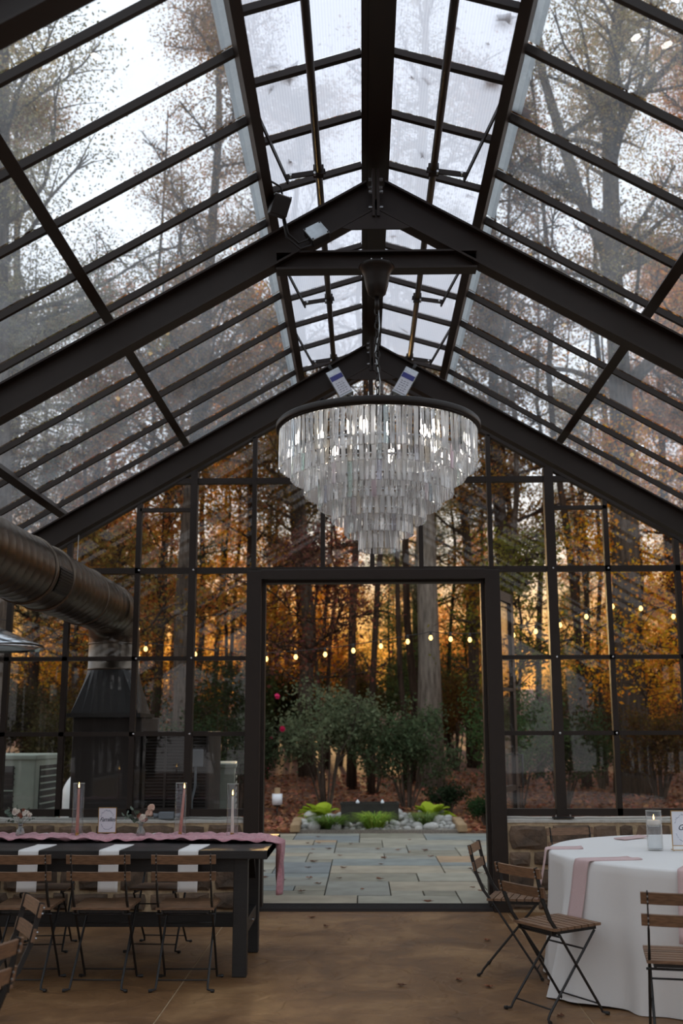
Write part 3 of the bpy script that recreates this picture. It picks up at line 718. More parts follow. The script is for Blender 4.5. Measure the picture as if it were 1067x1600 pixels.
# lamps inside the chandelier
BULB = emis('warm_chandelier_bulb', (1.0, .92, .82), 14.0)
for k in range(6):
    a = pi * k / 3 + .3; s_ = MB().tube([(.33 * cos(a), .33 * sin(a), Z(3.17)), (.33 * cos(a), .33 * sin(a), Z(3.11))], .014, 10).build('lamp_socket', DARKIRON, ch, True)
    MB().lathe([(0, 0), (.012, -.01), (.02, -.04), (.014, -.07), (0, -.085)], (.33 * cos(a), .33 * sin(a), Z(3.11)), 14).build('lamp_bulb', BULB, s_, True)

# ================================================================== FURNITURE
def make_chair():
    """folding slatted bistro chair; faces +y, origin on the floor at its middle"""
    r = empty('folding_chair')
    for s in (-1, 1):
        x = s * .160
        m = MB().tube([(x, -.235, .77), (x, -.205, .665)], .010, 6); 
        m = MB(); m.bar((x, -.237, .772), (x, -.196, .60), .006, .022, (0, 1, .2)); m.bar((x, -.196, .605), (x, -.150, .50), .010, .020, (0, 1, .3)); m.bar((x, -.151, .503), (x, -.095, .43), .012, .016, (0, 1, .5))
        m.tube([(x, -.097, .432), (x, .175, .035), (x, .187, .012), (x + s * .028, .197, .009)], .0072, 7)
        m.tube([(x + s * .022, .194, .009), (x + s * .038, .200, .009)], [.011, .009], 7)
        m.build('back_leg', BLACKMETAL, r)
        xi = s * .146
        m = MB().tube([(xi, .168, .425), (xi + s * .004, -.165, .040), (xi + s * .006, -.180, .014), (xi + s * .034, -.192, .009)], .0072, 7)
        m.tube([(xi + s * .028, -.19, .009), (xi + s * .044, -.195, .009)], [.011, .009], 7)
        m.build('front_leg', BLACKMETAL, r)
    for (y, z, w, q) in ((.162, .055, .32, .0045), (-.15, .058, .30, .0045), (-.098, .415, .35, .006), (.09, .335, .29, .005)):
        MB().tube([(-w / 2, y, z), (w / 2, y, z)], q, 6).build('stretcher', BLACKMETAL, r, True)
    f = MB()
    for s in (-1, 1): f.bar((s * .135, -.125, .432), (s * .135, .185, .438), .012, .022)
    f.bar((-.135, -.11, .432), (.135, -.11, .432), .01, .014); fo = f.build('seat_frame', BLACKMETAL, r)
    sl = MB().box((0, 0, 0), (.345, .040, .014)).mesh('seat_slat', WOOD)
    for k in range(7): inst('seat_slat', sl, fo, (0, -.112 + k * .0475, .4505 + k * .001))
    bs = MB()
    n = 8; vs = []
    for i in range(n + 1):
        x = -.19 + .38 * i / n; c = -.010 * (1 - (x / .19) ** 2)
        vs += [(x, c - .006, -.026), (x, c + .006, -.026), (x, c + .006, .026), (x, c - .006, .026)]
    bs.add(vs, [(i * 4 + k, i * 4 + 4 + k, i * 4 + 4 + (k + 1) % 4, i * 4 + (k + 1) % 4) for i in range(n) for k in range(4)] + [(0, 1, 2, 3), (n * 4 + 3, n * 4 + 2, n * 4 + 1, n * 4)])
    me = bs.mesh('backrest_slat', WOOD)
    rv = MB()
    for s in (-1, 1):
        for dz in (-.012, .012): rv.tube([(s * .16, -.012, dz), (s * .16, -.019, dz)], .0042, 6)
    rvm = rv.mesh('rivets', GALV)
    for y, z in ((-.228, .742), (-.205, .645)):
        o = inst('backrest_slat', me, r, (0, y, z), (radians(12), 0, 0)); inst('rivets', rvm, o)
    return r
chair0 = make_chair(); used = [False]
def chair(x, y, face, label, zs=1.0, group='folding slatted bistro chairs'):
    """face: heading of the sitter in degrees, 90 = away from the camera"""
    c = chair0 if not used[0] else copy_tree(chair0); used[0] = True
    c.location = (x, y, 0.001); c.rotation_euler = (0, 0, radians(face - 90)); c.scale = (1, 1, zs)
    return tag(c, label, 'chair', group)
chair(-2.13, 6.845, 90, 'folding slatted chair on near side of the long black table, leftmost')
chair(-1.656, 6.845, 89, 'folding slatted chair at the long black table facing the small gold-framed sign')
chair(-1.158, 6.845, 90.5, 'folding slatted chair nearest the right end of the long black table')
chair(-3.05, 7.97, -90, 'folding chair behind the long table at the left picture edge', .9)
chair(-2.33, 7.95, -86, 'folding chair behind the long table, opposite the left flower vase', .9)
chair(-1.53, 7.97, -94, 'folding chair behind the long table, opposite the right flower vase', .9)
chair(.84, 7.20, -16, 'folding slatted chair side-on, directly beside the doorway post')
chair(.93, 6.24, 31, 'folding slatted chair angled in front of the white round table')
chair(1.50, 8.14, -73, 'folding slatted chair behind the round table against the stone wall')
chair(1.385, 5.35, 79, 'folding slatted chair with its back to the camera at lower right')
chair(-1.75, 4.84, 208, 'folding chair turned away at the lower left, farther of the two')
chair(-1.60, 3.97, 160, 'sunlit folding chair cut off by the lower left corner')

# ---- long farmhouse table
lt = tag(empty('farmhouse_table', (-2.25, 7.455, 0)), 'long black farmhouse table with a pink gauze runner', 'table')
for k in range(5):
    MB().box((0, -.5335 + .10665 + k * .2134 - .0001, .735), (3.12, .2114, .05)).build('top_board', TABLEWOOD, lt, bevel=.003)
for s in (-1, 1):
    MB().box((s * 1.545, 0, .735 - .002), (.03, 1.066, .052)).build('breadboard_end', TABLEWOOD, lt, bevel=.003)
    MB().box((0, s * .40, .665), (2.72, .035, .09)).build('apron', TABLEWOOD, lt)
for sx in (-1, 1):
    for sy in (-1, 1):
        MB().box((sx * 1.385, sy * .375, .355), (.088, .088, .71)).build('leg', TABLEWOOD, lt, bevel=.004)
    MB().box((sx * 1.385, 0, .27), (.06, .66, .085)).build('cross_rail', TABLEWOOD, lt, bevel=.003)
    MB().box((sx * 1.385, 0, .69), (.07, .84, .04)).build('end_rail', TABLEWOOD, lt)
    for sy in (-1, 1):
        MB().bar((sx * 1.385, sy * .34, .50), (sx * 1.385, sy * .20, .68), .045, .04).build('corner_brace', TABLEWOOD, lt)
MB().box((0, 0, .27), (2.70, .07, .085)).build('stretcher', TABLEWOOD, lt, bevel=.003)
MB().tube([(1.42, 0, .27), (1.432, 0, .27)], .012, 8).build('bolt', CHROME, lt)

# ---- gauze runner
def runner():
    r = random.Random(8); NX, NY = 230, 14
    x0 = -3.78; L = 3.09 + .30; vs = []
    ph = [r.uniform(0, 6.28) for _ in range(12)]
    for i in range(NX + 1):
        s = L * i / NX
        for j in range(NY + 1):
            v = j / NY - .5
            w = .34 + .05 * sin(s * 2.3 + ph[0]) + .03 * sin(s * 5.1 + ph[1])
            c = 7.56 + .035 * sin(s * 1.7 + ph[2]) + .02 * sin(s * 4.3 + ph[3])
            b = .010 * (1 + sin(v * 26 + 2.2 * sin(s * 3.0 + ph[4]) + s * 2.0)) + .006 * (1 + sin(s * 31 + v * 15 + ph[5])) + .005 * (1 + sin(s * 57 - v * 33 + ph[6]))
            x = x0 + s; y = c + w * v + .008 * sin(s * 40 + ph[7]); z = .763 + b
            if s > 3.09:            # over the table end
                d = s - 3.09; k = max(.38, 1 - d * 3.2)
                x = x0 + 3.105 + .012 * sin(v * 20 + d * 9) + .010; z = .763 - d * 1.12 + .004 * sin(v * 50); y = 7.50 + w * v * k * .9 + .01 * sin(d * 30 + v * 6) - d * .1
                x += .014 * (1 + sin(v * 22 + d * 8))
            elif s > 3.05: z = .763 + b * .5
            vs.append((x, y, z))
    fs = [(i * (NY + 1) + j, (i + 1) * (NY + 1) + j, (i + 1) * (NY + 1) + j + 1, i * (NY + 1) + j + 1) for i in range(NX) for j in range(NY)]
    return MB().add(vs, fs)
rn = runner().build('table_runner', GAUZE, None, True)
so = rn.modifiers.new('thick', 'SOLIDIFY'); so.thickness = .002
tag(rn, 'crinkled dusty pink gauze runner laid along the black table', 'table runner')

# ---- napkins
def strip_cloth(path, w, skew=0.0, mat=CLOTH, name='napkin', thick=.005, nw=6, wav=.0):
    """folded cloth band: path is a list of (y,z) points in local axes, x across"""
    P = [Vector((0, *p)) for p in path]; vs = []
    d = [0]
    for a, b in zip(P[:-1], P[1:]): d.append(d[-1] + (b - a).length)
    for i, p in enumerate(P):
        for j in range(nw + 1):
            u = j / nw - .5; f = (1 - d[i] / d[-1])
            vs.append((u * w * (1 + .04 * f) + skew * max(0, f - .45), p.y, p.z + wav * sin(u * 7) * f))
    fs = [(i * (nw + 1) + j, i * (nw + 1) + j + 1, (i + 1) * (nw + 1) + j + 1, (i + 1) * (nw + 1) + j) for i in range(len(P) - 1) for j in range(nw)]
    o = MB().add(vs, fs).build(name, mat, None, True)
    s = o.modifiers.new('thick', 'SOLIDIFY'); s.thickness = thick; s.offset = 1
    return o
def hang_path(flat, drop, lift=.0, out=.004):
    p = [(flat, lift + .006)] + [(flat * (1 - k / 6), lift * (1 - k / 6) + .003) for k in range(1, 6)] + [(.012, .003)]
    p += [(-.006, .0), (-.012, -.008)] + [(-.013 - out * (k / 8) ** 1.4, -drop * k / 8) for k in range(1, 9)]
    return p
for x, lab in ((-2.165, 'white napkin draped over the near edge, in front of the left vase'), (-1.665, 'white napkin draped over the near edge, below the framed sign'), (-1.175, 'white napkin draped over near edge below the pink candle at right')):
    o = strip_cloth(hang_path(.30, .245), .122, .05, wav=.0); o.location = (x, 6.921, .762); tag(o, lab, 'napkin', 'white napkins on the long table')
for x, lab in ((-2.33, 'white napkin on the far edge, between the left vase and tall candle'), (-1.53, 'white napkin on the far edge, beyond the right flower vase')):
    o = strip_cloth(hang_path(.26, .25), .125, .10, wav=.008); o.location = (x, 7.989, .763); o.rotation_euler = (0, 0, pi); tag(o, lab, 'napkin', 'white napkins on the long table')

# ---- candles in glass cylinders
FLAME = emis('candle_flame', (1.0, .55, .16), 16.0); FLAMECORE = emis('flame_core', (1.0, .56, .16), 5.0)
def flame(parent, z, x=0, y=0, s=1.0):
    f = MB().lathe([(0, 0), (.0045 * s, .006 * s), (.0055 * s, .013 * s), (.0035 * s, .026 * s), (.001 * s, .036 * s), (0, .040 * s)], (x, y, z), 10).build('flame', FLAMECORE, parent, True); return f
def candle(x, y, wax, top, glass_top, label, lean=(0, 0)):
    r = tag(empty('taper_candle', (x, y, .772)), label, 'candle')
    MB().lathe([(0, 0), (.024, 0), (.024, .004), (.012, .008), (.012, .03), (.014, .034), (0, .034)], n=20).build('candle_holder', GOLD, r, True)
    h = top - .772
    n = 6; MB().tube([(lean[0] * k / n, lean[1] * k / n, .02 + (h - .02) * k / n) for k in range(n + 1)], [.0118 - .004 * k / n for k in range(n + 1)], 14).build('candle_stick', wax, r, True)
    MB().tube([(lean[0], lean[1], h), (lean[0], lean[1], h + .010)], .0012, 5).build('wick', BLACKMETAL, r)
    flame(r, h + .005, lean[0], lean[1])
    g = tag(empty('glass_cylinder', (x, y, .768)), 'clear glass cylinder around the ' + label, 'candle glass')
    H = glass_top - .768
    MB().lathe([(.0, .0), (.036, .0), (.039, .004), (.039, H), (.0368, H), (.0368, .006), (0, .006)], n=36).build('glass_wall', CLEAR, g, True)
    MB().lathe([(.0366, H), (.0392, H + .0005), (.0392, H - .002), (.0366, H - .002)], n=36).build('glass_rim', pmat('pale_glass_edge', (205, 210, 205), rough=.1), g, True)
    return r
candle(-2.045, 7.60, WAXPINK, 1.095, 1.132, 'tall rose taper candle left of the framed sign')
candle(-1.345, 7.62, WAXPINK, 1.088, 1.132, 'leaning rose taper candle right of the framed sign', (.022, 0))
candle(-.985, 7.58, WAXWHITE, 1.045, 1.128, 'white taper candle near the right table end')
candle(-2.645, 7.60, WAXPINK, 1.07, 1.13, 'taper candle cut off by the left picture edge')

# ---- flowers
LEAFG = pmat('eucalyptus_green', (92, 108, 92), rough=.6, noise=.3, nscale=20, rand=.25); PETAL = pmat('ivory_petal', (236, 226, 214), rough=.7, noise=.06, nscale=30)
RUST = pmat('rust_bloom', (150, 96, 76), rough=.7, rand=.2); BLUSH = pmat('blush_petal', (222, 190, 170), rough=.7)
def petal_bloom(R, n=16):
    m = MB(); g = 2.39996
    for i in range(n):
        zc = 1 - 1.55 * (i + .5) / n; rr = sqrt(max(0, 1 - zc * zc)); d = Vector((rr * cos(g * i), rr * sin(g * i), zc)); u = d.orthogonal().normalized(); w = d.cross(u)
        c = d * R * (.45 + .35 * i / n); k = 8; pr = R * (.42 + .25 * i / n)
        vs = [c - d * pr * .22] + [c + (u * cos(2 * pi * q / k) + w * sin(2 * pi * q / k)) * pr + d * pr * (.16 if q % 2 else .26) for q in range(k)]
        m.add(vs, [(0, 1 + q, 1 + (q + 1) % k) for q in range(k)])
    return m
LEAFDISC = None
def flowers(x, y, label, seed, blooms, leaves, stems_top):
    r = random.Random(seed)
    v = tag(empty('bud_vase', (x, y, .773)), 'small ribbed glass bud vase holding ' + label, 'vase')
    prof = [(0, .002), (.024, .002), (.031, .012), (.031, .035), (.022, .058), (.0145, .072), (.015, .088), (.018, .094), (.016, .094), (.0125, .086), (.0125, .073), (.02, .058), (.028, .034), (.028, .012), (0, .008)]
    n = 32; vs = [(q * (1 + .06 * cos(8 * 2 * pi * k / n)) * cos(2 * pi * k / n), q * (1 + .06 * cos(8 * 2 * pi * k / n)) * sin(2 * pi * k / n), z) for q, z in prof for k in range(n)]
    MB().add(vs, [(i * n + k, i * n + (k + 1) % n, (i + 1) * n + (k + 1) % n, (i + 1) * n + k) for i in range(len(prof) - 1) for k in range(n)]).build('vase_glass', glassmat('ribbed_vase_glass', tint=(.86, .87, .86), haze=.10, gloss=2.0), v, True)
    b = tag(empty('flower_bunch', (x, y, .773)), label, 'flowers')
    for (px, pz, R, mat, ty) in blooms:
        py = r.uniform(-.02, .02)
        MB().tube([(0, 0, .01), (px * .15, 0, .09), (px * .7, py, pz * .8), (px, py, pz)], .0014, 5).build('stem', LEAFG, b, True)
        o = petal_bloom(R).build('bloom', mat, b, True); o.location = (px, py, pz); o.rotation_euler = (r.uniform(.2, .9), px * 8, r.uniform(0, 6))
    for (px, pz, s) in leaves:
        py = r.uniform(-.03, .03)
        MB().tube([(0, 0, .01), (px * .1, 0, .09), (px, py, pz)], .001, 5).build('twig', LEAFG, b, True)
        for q in range(5):
            f = .62 + .38 * q / 4; cx, cz = px * f, .09 + (pz - .09) * f
            m = MB(); k = 9; vs = [(0, 0, 0)] + [(s * (1 + cos(a)) * .55, s * .5 * sin(a), .002 * cos(2 * a)) for a in [2 * pi * j / k for j in range(k)]]
            m.add(vs, [(0, 1 + j, 1 + (j + 1) % k) for j in range(k)])
            o = m.build('leaf', LEAFG, b); o.location = (cx, py * f, cz); o.rotation_euler = (r.uniform(-1.3, -.4), r.uniform(-.9, .5), r.uniform(0, 6.3))
flowers(-2.425, 7.57, 'white blooms with dark leaves in the left bud vase', 4,
        [(-.03, .175, .030, PETAL, 0), (.035, .165, .026, PETAL, 0), (.055, .15, .016, PETAL, 0), (.0, .15, .020, RUST, 0), (.02, .185, .014, RUST, 0)],
        [(-.10, .16, .026), (-.08, .19, .026), (-.02, .215, .018), (.09, .13, .012), (-.11, .11, .02), (.05, .19, .016)], 0)
flowers(-1.605, 7.57, 'white orchid blooms with eucalyptus in the right bud vase', 9,
        [(.012, .135, .028, PETAL, 0), (.05, .165, .026, BLUSH, 0), (.062, .20, .026, BLUSH, 0), (-.01, .145, .022, RUST, 0), (.03, .12, .015, RUST, 0)],
        [(-.09, .155, .030), (-.05, .185, .030), (-.12, .145, .026), (-.06, .12, .026), (.02, .11, .014)], 0)

# ---- lettered signs in gold frames
def script_text(body, size, parent, loc, mat=INK):
    c = bpy.data.curves.new('lettering', 'FONT'); c.body = body; c.size = size; c.shear = .45; c.align_x = 'CENTER'; c.align_y = 'CENTER'; c.extrude = .0002; c.space_character = .9
    c.offset = .0003
    t = bpy.data.objects.new('tmp', c); COL.objects.link(t)
    me = bpy.data.meshes.new_from_object(t.evaluated_get(bpy.context.evaluated_depsgraph_get())); bpy.data.objects.remove(t)
    me.materials.clear(); me.materials.append(mat)
    o = bpy.data.objects.new('lettering', me); COL.objects.link(o); o.parent = parent; o.location = loc; o.rotation_euler = (pi / 2, 0, 0); return o
def sign(loc, rz, w, h, body, label, scale=1.0):
    r = tag(empty('framed_sign', loc, rz), label, 'sign')
    z0 = .028
    p = MB().box((0, 0, z0 + h / 2), (w, .003, h)).build('card', PAPER, r)
    f = MB(); t = .004
    for sx in (-1, 1): f.box((sx * w / 2, 0, z0 + h / 2), (t, .008, h + t)); f.bar((sx * w / 2, 0, z0), (sx * w / 2, .0, .0), t, t)
    f.box((0, 0, z0), (w, .008, t)); f.box((0, 0, z0 + h), (w, .008, t))
    f.bar((-w / 2, .0, .002), (w / 2, .0, .002), t, t); f.bar((-w / 2, -.03, .002), (-w / 2, .05, .002), t, t); f.bar((w / 2, -.03, .002), (w / 2, .05, .002), t, t)
    f.build('gold_frame', GOLD, r)
    script_text(body, w * .32, p, (0, -.0022, z0 + h * .52))
    wr = MB(); q = random.Random(2)        # printed wreath
    for k in range(46):
        a = 2 * pi * k / 46
        if abs(sin(a)) < .35: continue
        cx, cz = w * .38 * cos(a), z0 + h / 2 + h * .38 * sin(a)
        wr.bar((cx, -.0020, cz), (cx + .009 * cos(a + q.uniform(-1, 1) + 1.2), -.0020, cz + .009 * sin(a + q.uniform(-1, 1) + 1.2)), .0028, .0004, (0, 1, 0))
    wr.build('printed_wreath', PALEINK, p)
    return r
sign((-1.855, 7.66, .772), 0, .122, .165, 'Families', 'small white lettered card in a gold frame on the long table')
sign((1.865, 6.90, .762), radians(-4), .150, .205, 'Gifts', 'lettered white card in a gold frame on the round table')

# ---- round table
TCX, TCY, TR = 2.10, 6.93, 1.035
rt = tag(empty('round_table', (TCX, TCY, 0)), 'round folding table hidden under the white linen cloth', 'table')
MB().lathe([(0, .725), (TR - .012, .725), (TR - .012, .750), (0, .750)], n=64).build('tabletop', TABLEWOOD, rt)
for k in range(4):
    a = pi / 4 + k * pi / 2; MB().tube([(.6 * cos(a), .6 * sin(a), .0), (.55 * cos(a), .55 * sin(a), .725)], .016, 10).build('leg', GALV, rt, True)
def cloth():
    r = random.Random(11); n = 360; vs = [(0, 0, .757)]; rows = []
    ks = [(9, .6), (14, 1.9), (23, 4.4), (5, 2.7), (37, .4)]
    prof = [(.2, .757), (.5, .757), (.8, .757), (.95, .7572), (1.0, .757), (1.012, .752), (1.018, .742)]
    for q, z in prof: rows.append(lambda a, q=q, z=z: (TR * q, z))
    zs = [.70, .64, .56, .47, .38, .29, .2, .12, .05, .008]
    def f(a, z):
        t = (.742 - z) / .742
        fold = .45 * sin(ks[0][0] * a + ks[0][1]) + .35 * sin(ks[1][0] * a + ks[1][1] + t) + .22 * sin(ks[2][0] * a + ks[2][1]) + .35 * sin(ks[3][0] * a + ks[3][1]) + .1 * sin(ks[4][0] * a)
        fold = fold if fold > 0 else fold * .5
        # a few sharp ironed creases
        cz = .012 * math.exp(-((z - .375) / .012) ** 2)
        return TR * 1.018 + .018 * t + (.050 * t ** .6 + .11 * t ** 1.7) * fold + cz * .3
    for z in zs: rows.append(lambda a, z=z: (f(a, z), z + (.008 * sin(9 * a) if z < .1 else 0) * 1.0))
    for g in rows:
        for k in range(n):
            a = 2 * pi * k / n; rr, z = g(a); vs.append((rr * cos(a), rr * sin(a), max(z, .004)))
    fs = [(0, 1 + k, 1 + (k + 1) % n) for k in range(n)]
    for i in range(len(rows) - 1):
        fs += [(1 + i * n + k, 1 + (i + 1) * n + k, 1 + (i + 1) * n + (k + 1) % n, 1 + i * n + (k + 1) % n) for k in range(n)]
    return MB().add(vs, fs)
cl = cloth().build('tablecloth', CLOTH, None, True); cl.location = (TCX, TCY, 0)
tag(cl, 'floor-length white linen cloth over the round table', 'tablecloth')
def rim_napkin(deg, lab, drop=.33, flat=.24, w=.125, skew=.08, off=.0):
    a = radians(deg); o = strip_cloth(hang_path(flat, drop, 0, .066), w, skew, PINK, wav=.003)
    o.location = (TCX + (TR * 1.022) * cos(a), TCY + (TR * 1.022) * sin(a), .760); o.rotation_euler = (0, 0, a + pi / 2)
    return tag(o, lab, 'napkin', 'pink napkins on the round table')
rim_napkin(206, 'dusty pink napkin hanging down the front left of the round cloth', .335, .30, .125, .18)
rim_napkin(174, 'pink napkin hanging at the leftmost side of the round table', .30, .22, .12, -.10)
rim_napkin(243, 'pink napkin hanging over the round cloth at the right picture edge', .36, .25, .12, .0)
o = strip_cloth([(.0, .004), (.06, .004), (.12, .004), (.2, .005), (.25, .012)], .10, .06, PINK, wav=.002); o.location = (1.60, 7.60, .758); o.rotation_euler = (0, 0, radians(-60)); tag(o, 'pink napkin lying flat at the back of the round table', 'napkin', 'pink napkins on the round table')
# floating candle in a water-filled cylinder
hc = tag(empty('hurricane_glass', (1.695, 6.95, .759)), 'clear glass cylinder of water with a floating candle on round table', 'candle glass')
MB().lathe([(0, 0), (.046, 0), (.048, .004), (.048, .236), (.0455, .236), (.0455, .008), (0, .008)], n=40).build('glass_wall', CLEAR, hc, True)
MB().lathe([(.0452, .236), (.0483, .2365), (.0483, .233), (.0452, .233)], n=40).build('glass_rim', pmat('pale_glass_rim', (200, 200, 195), rough=.1), hc, True)
MB().lathe([(0, .009), (.045, .009), (.045, .150), (0, .150)], n=40).build('water', glassmat('water', tint=(.93, .95, .96), gloss=1.2), hc, True)
fc = tag(empty('floating_candle', (1.695, 6.95, .759 + .140)), 'round white floating candle inside the water-filled glass', 'candle')
MB().lathe([(0, 0), (.030, .0), (.041, .012), (.041, .034), (.036, .038), (0, .036)], n=28).build('wax', WAXWHITE, fc, True)
MB().tube([(0, 0, .036), (0.001, 0, .044)], .001, 5).build('wick', BLACKMETAL, fc); flame(fc, .04, s=.85)

# ================================================================== OUTSIDE: ground, patio
def litter():
    m, t, b = newmat('leaf_litter_ground'); L = t.links
    co = N(t, 'ShaderNodeTexCoord')
    v = N(t, 'ShaderNodeTexVoronoi'); v.inputs['Scale'].default_value = 14; L.new(co.outputs['Object'], v.inputs['Vector'])
    n = N(t, 'ShaderNodeTexNoise'); n.inputs['Scale'].default_value = .6; n.inputs['Detail'].default_value = 6; L.new(co.outputs['Object'], n.inputs['Vector'])
    sx = N(t, 'ShaderNodeSeparateColor'); L.new(v.outputs['Color'], sx.inputs[0])
    r = N(t, 'ShaderNodeValToRGB'); r.color_ramp.elements[0].color = (*lin((64, 42, 32)), 1); r.color_ramp.elements[1].color = (*lin((168, 116, 82)), 1)
    e = r.color_ramp.elements.new(.5); e.color = (*lin((118, 74, 54)), 1); L.new(sx.outputs[0], r.inputs[0])
    mm = N(t, 'ShaderNodeMix', data_type='RGBA', blend_type='MULTIPLY'); mm.inputs[0].default_value = .5; L.new(r.outputs[0], mm.inputs[6]); L.new(n.outputs[0], mm.inputs[7])
    L.new(mm.outputs[2], b.inputs['Base Color']); b.inputs['Roughness'].default_value = .9
    bp = N(t, 'ShaderNodeBump'); bp.inputs['Distance'].default_value = .04; L.new(sx.outputs[1], bp.inputs['Height']); L.new(bp.outputs[0], b.inputs['Normal'])
    return m
LITTER = litter()
def gheight(x, y):
    """gently rolling woodland floor, level near the hall"""
    t = max(0, (y - 18) / 30)
    return -.02 + min(t, 1) * (.25 * sin(x * .13 + 1) + .2 * sin(y * .21)) + 1.0 * t * t if y < 78 else 4.0 + .2 * sin(x * .13)
gm = MB(); GX, GYN = 70, 90; vs = []
for j in range(GYN + 1):
    y = -20 + 140 * (j / GYN) ** 1.3
    for i in range(GX + 1):
        x = -75 + 150 * i / GX; z = gheight(x, y)
        vs.append((x, y, z if (y > 17 or abs(x) > 5.2) else -.12))
gm.add(vs, [(j * (GX + 1) + i, j * (GX + 1) + i + 1, (j + 1) * (GX + 1) + i + 1, (j + 1) * (GX + 1) + i) for j in range(GYN) for i in range(GX)])
tag(gm.build('ground', LITTER, None, True), kind='structure')
tag(MB().box((0, 18.6, -.055), (16, 4.6, .06)).build('mulch_bed_ground', LITTER, None), kind='structure')

patio = tag(empty('patio'), kind='structure')
MB().box((0, 13.05, -.075), (9.6, 6.62, .10)).build('patio_bed', pmat('dark_joint_sand', (84, 78, 70), rough=.95, noise=.3, nscale=30), patio)
def flag():
    m, t, b = newmat('bluestone_flag'); L = t.links
    oi = N(t, 'ShaderNodeObjectInfo'); r = N(t, 'ShaderNodeValToRGB'); c = r.color_ramp; c.interpolation = 'CONSTANT'
    c.elements[0].color = (*lin((146, 146, 138)), 1); c.elements[1].position = .22; c.elements[1].color = (*lin((160, 156, 142)), 1)
    for p, q in ((.42, (134, 140, 138)), (.58, (166, 156, 138)), (.74, (140, 136, 122)), (.90, (172, 146, 118)), (.95, (126, 132, 134))):
        e = c.elements.new(p); e.color = (*lin(q), 1)
    L.new(oi.outputs['Random'], r.inputs[0])
    co = N(t, 'ShaderNodeTexCoord'); n = N(t, 'ShaderNodeTexNoise'); n.inputs['Scale'].default_value = 3.5; n.inputs['Detail'].default_value = 8; L.new(co.outputs['Object'], n.inputs['Vector'])
    rr = N(t, 'ShaderNodeValToRGB'); rr.color_ramp.elements[0].position = .3; rr.color_ramp.elements[0].color = (.72, .70, .68, 1); rr.color_ramp.elements[1].position = .65; rr.color_ramp.elements[1].color = (1.06, 1.05, 1.02, 1); L.new(n.outputs[0], rr.inputs[0])
    mm = N(t, 'ShaderNodeMix', data_type='RGBA', blend_type='MULTIPLY'); mm.inputs[0].default_value = 1; L.new(r.outputs[0], mm.inputs[6]); L.new(rr.outputs[0], mm.inputs[7])
    L.new(mm.outputs[2], b.inputs['Base Color']); b.inputs['Roughness'].default_value = .55
    bp = N(t, 'ShaderNodeBump'); bp.inputs['Distance'].default_value = .012; bp.inputs['Strength'].default_value = .5; L.new(n.outputs[0], bp.inputs['Height']); L.new(bp.outputs[0], b.inputs['Normal'])
    return m
FLAG = flag()
# random rectangular pattern on a 0.305 m grid
rp_ = random.Random(21); U = .305; NXc, NYc = 31, 21; occ = [[0] * NYc for _ in range(NXc)]
for j in range(NYc):
    for i in range(NXc):
        if occ[i][j]: continue
        opts = [(3, 2), (2, 2), (4, 2), (2, 1), (3, 1), (1, 1), (4, 1), (2, 3), (3, 2), (3, 1)]; rp_.shuffle(opts)
        for w, h in opts + [(1, 1)]:
            if i + w <= NXc and j + h <= NYc and all(not occ[a][b_] for a in range(i, i + w) for b_ in range(j, j + h)): break
        for a in range(i, i + w):
            for b_ in range(j, j + h): occ[a][b_] = 1
        x0, y0 = -4.73 + i * U, 9.75 + j * .3115
        dz = rp_.uniform(-.002, .003)
        o = MB().box((0, 0, 0), (w * U - .012, h * .3115 - .012, .04)).build('flagstone', FLAG, patio, bevel=.004)
        o.location = (x0 + w * U / 2, y0 + h * .3115 / 2, -.024 + dz)

# ---- fallen leaves
DRY = pmat('dry_brown_leaf', (116, 70, 44), rough=.8, rand=.4)
def dryleaf(seed):
    r = random.Random(seed); n = 10; vs = [(0, 0, .004)]
    for k in range(n):
        a = 2 * pi * k / n; q = .035 * (1.25 if k % 2 else .55) * (1.3 if abs(cos(a)) > .7 else 1); vs.append((q * cos(a), q * .8 * sin(a), .006 + .012 * abs(sin(a * 1.5 + r.random()))))
    return MB().add(vs, [(0, 1 + k, 1 + (k + 1) % n) for k in range(n)]).mesh('fallen_leaf', DRY)
LV = [dryleaf(k) for k in range(4)]
rl = random.Random(14)
for k in range(46):
    x, y = rl.uniform(-1.6, 1.9), 9.9 + 6.2 * rl.random()
    tag(inst('fallen_leaf', LV[k % 4], None, (x, y, .002), (0, 0, rl.uniform(0, 6)), rl.uniform(.6, 1.25)), 'dry brown leaf lying on the bluestone patio', 'leaf', 'dry leaves on the patio')
for k in range(30):
    s = rl.choice((-1, 1)); x = s * rl.uniform(.11, .62); y = rl.uniform(3.9, 9.2)
    o = inst('roof_leaf', LV[k % 4], None, (x, y, vz(x) + .004), (rl.uniform(-.1, .1), s * .29, rl.uniform(0, 6)), (rl.uniform(.5, 1.1), rl.uniform(.2, .4), .6)); tag(o, 'small dark fallen leaf lying on the translucent ridge vent', 'leaf', 'fallen leaves on the roof vents')
for (x, y, z) in ((.60, 4.58, vz(.60)), (.60, 5.08, vz(.6)), (.72, 4.98, roof(.72, -.09)), (2.72, 6.05, roof(2.72, -.10)), (-.45, 5.05, vz(.45)), (.71, 5.0, roof(.71, -.09))):
    tag(inst('roof_leaf', LV[0], None, (x, y, z + .006), (0, .3, x * 9), 1.5), 'dark red fallen leaf resting by a roof glazing bar', 'leaf', 'fallen leaves by the glazing bars')
rl2 = random.Random(15)
for k in range(8):
    tag(inst('fallen_leaf', LV[k % 4], None, (rl2.uniform(-.8, 1.0), rl2.uniform(6.1, 9.2), .002), (0, 0, rl2.uniform(0, 6)), .7), 'dry leaf scrap lying on the brown concrete floor', 'leaf', 'leaf scraps on the hall floor')
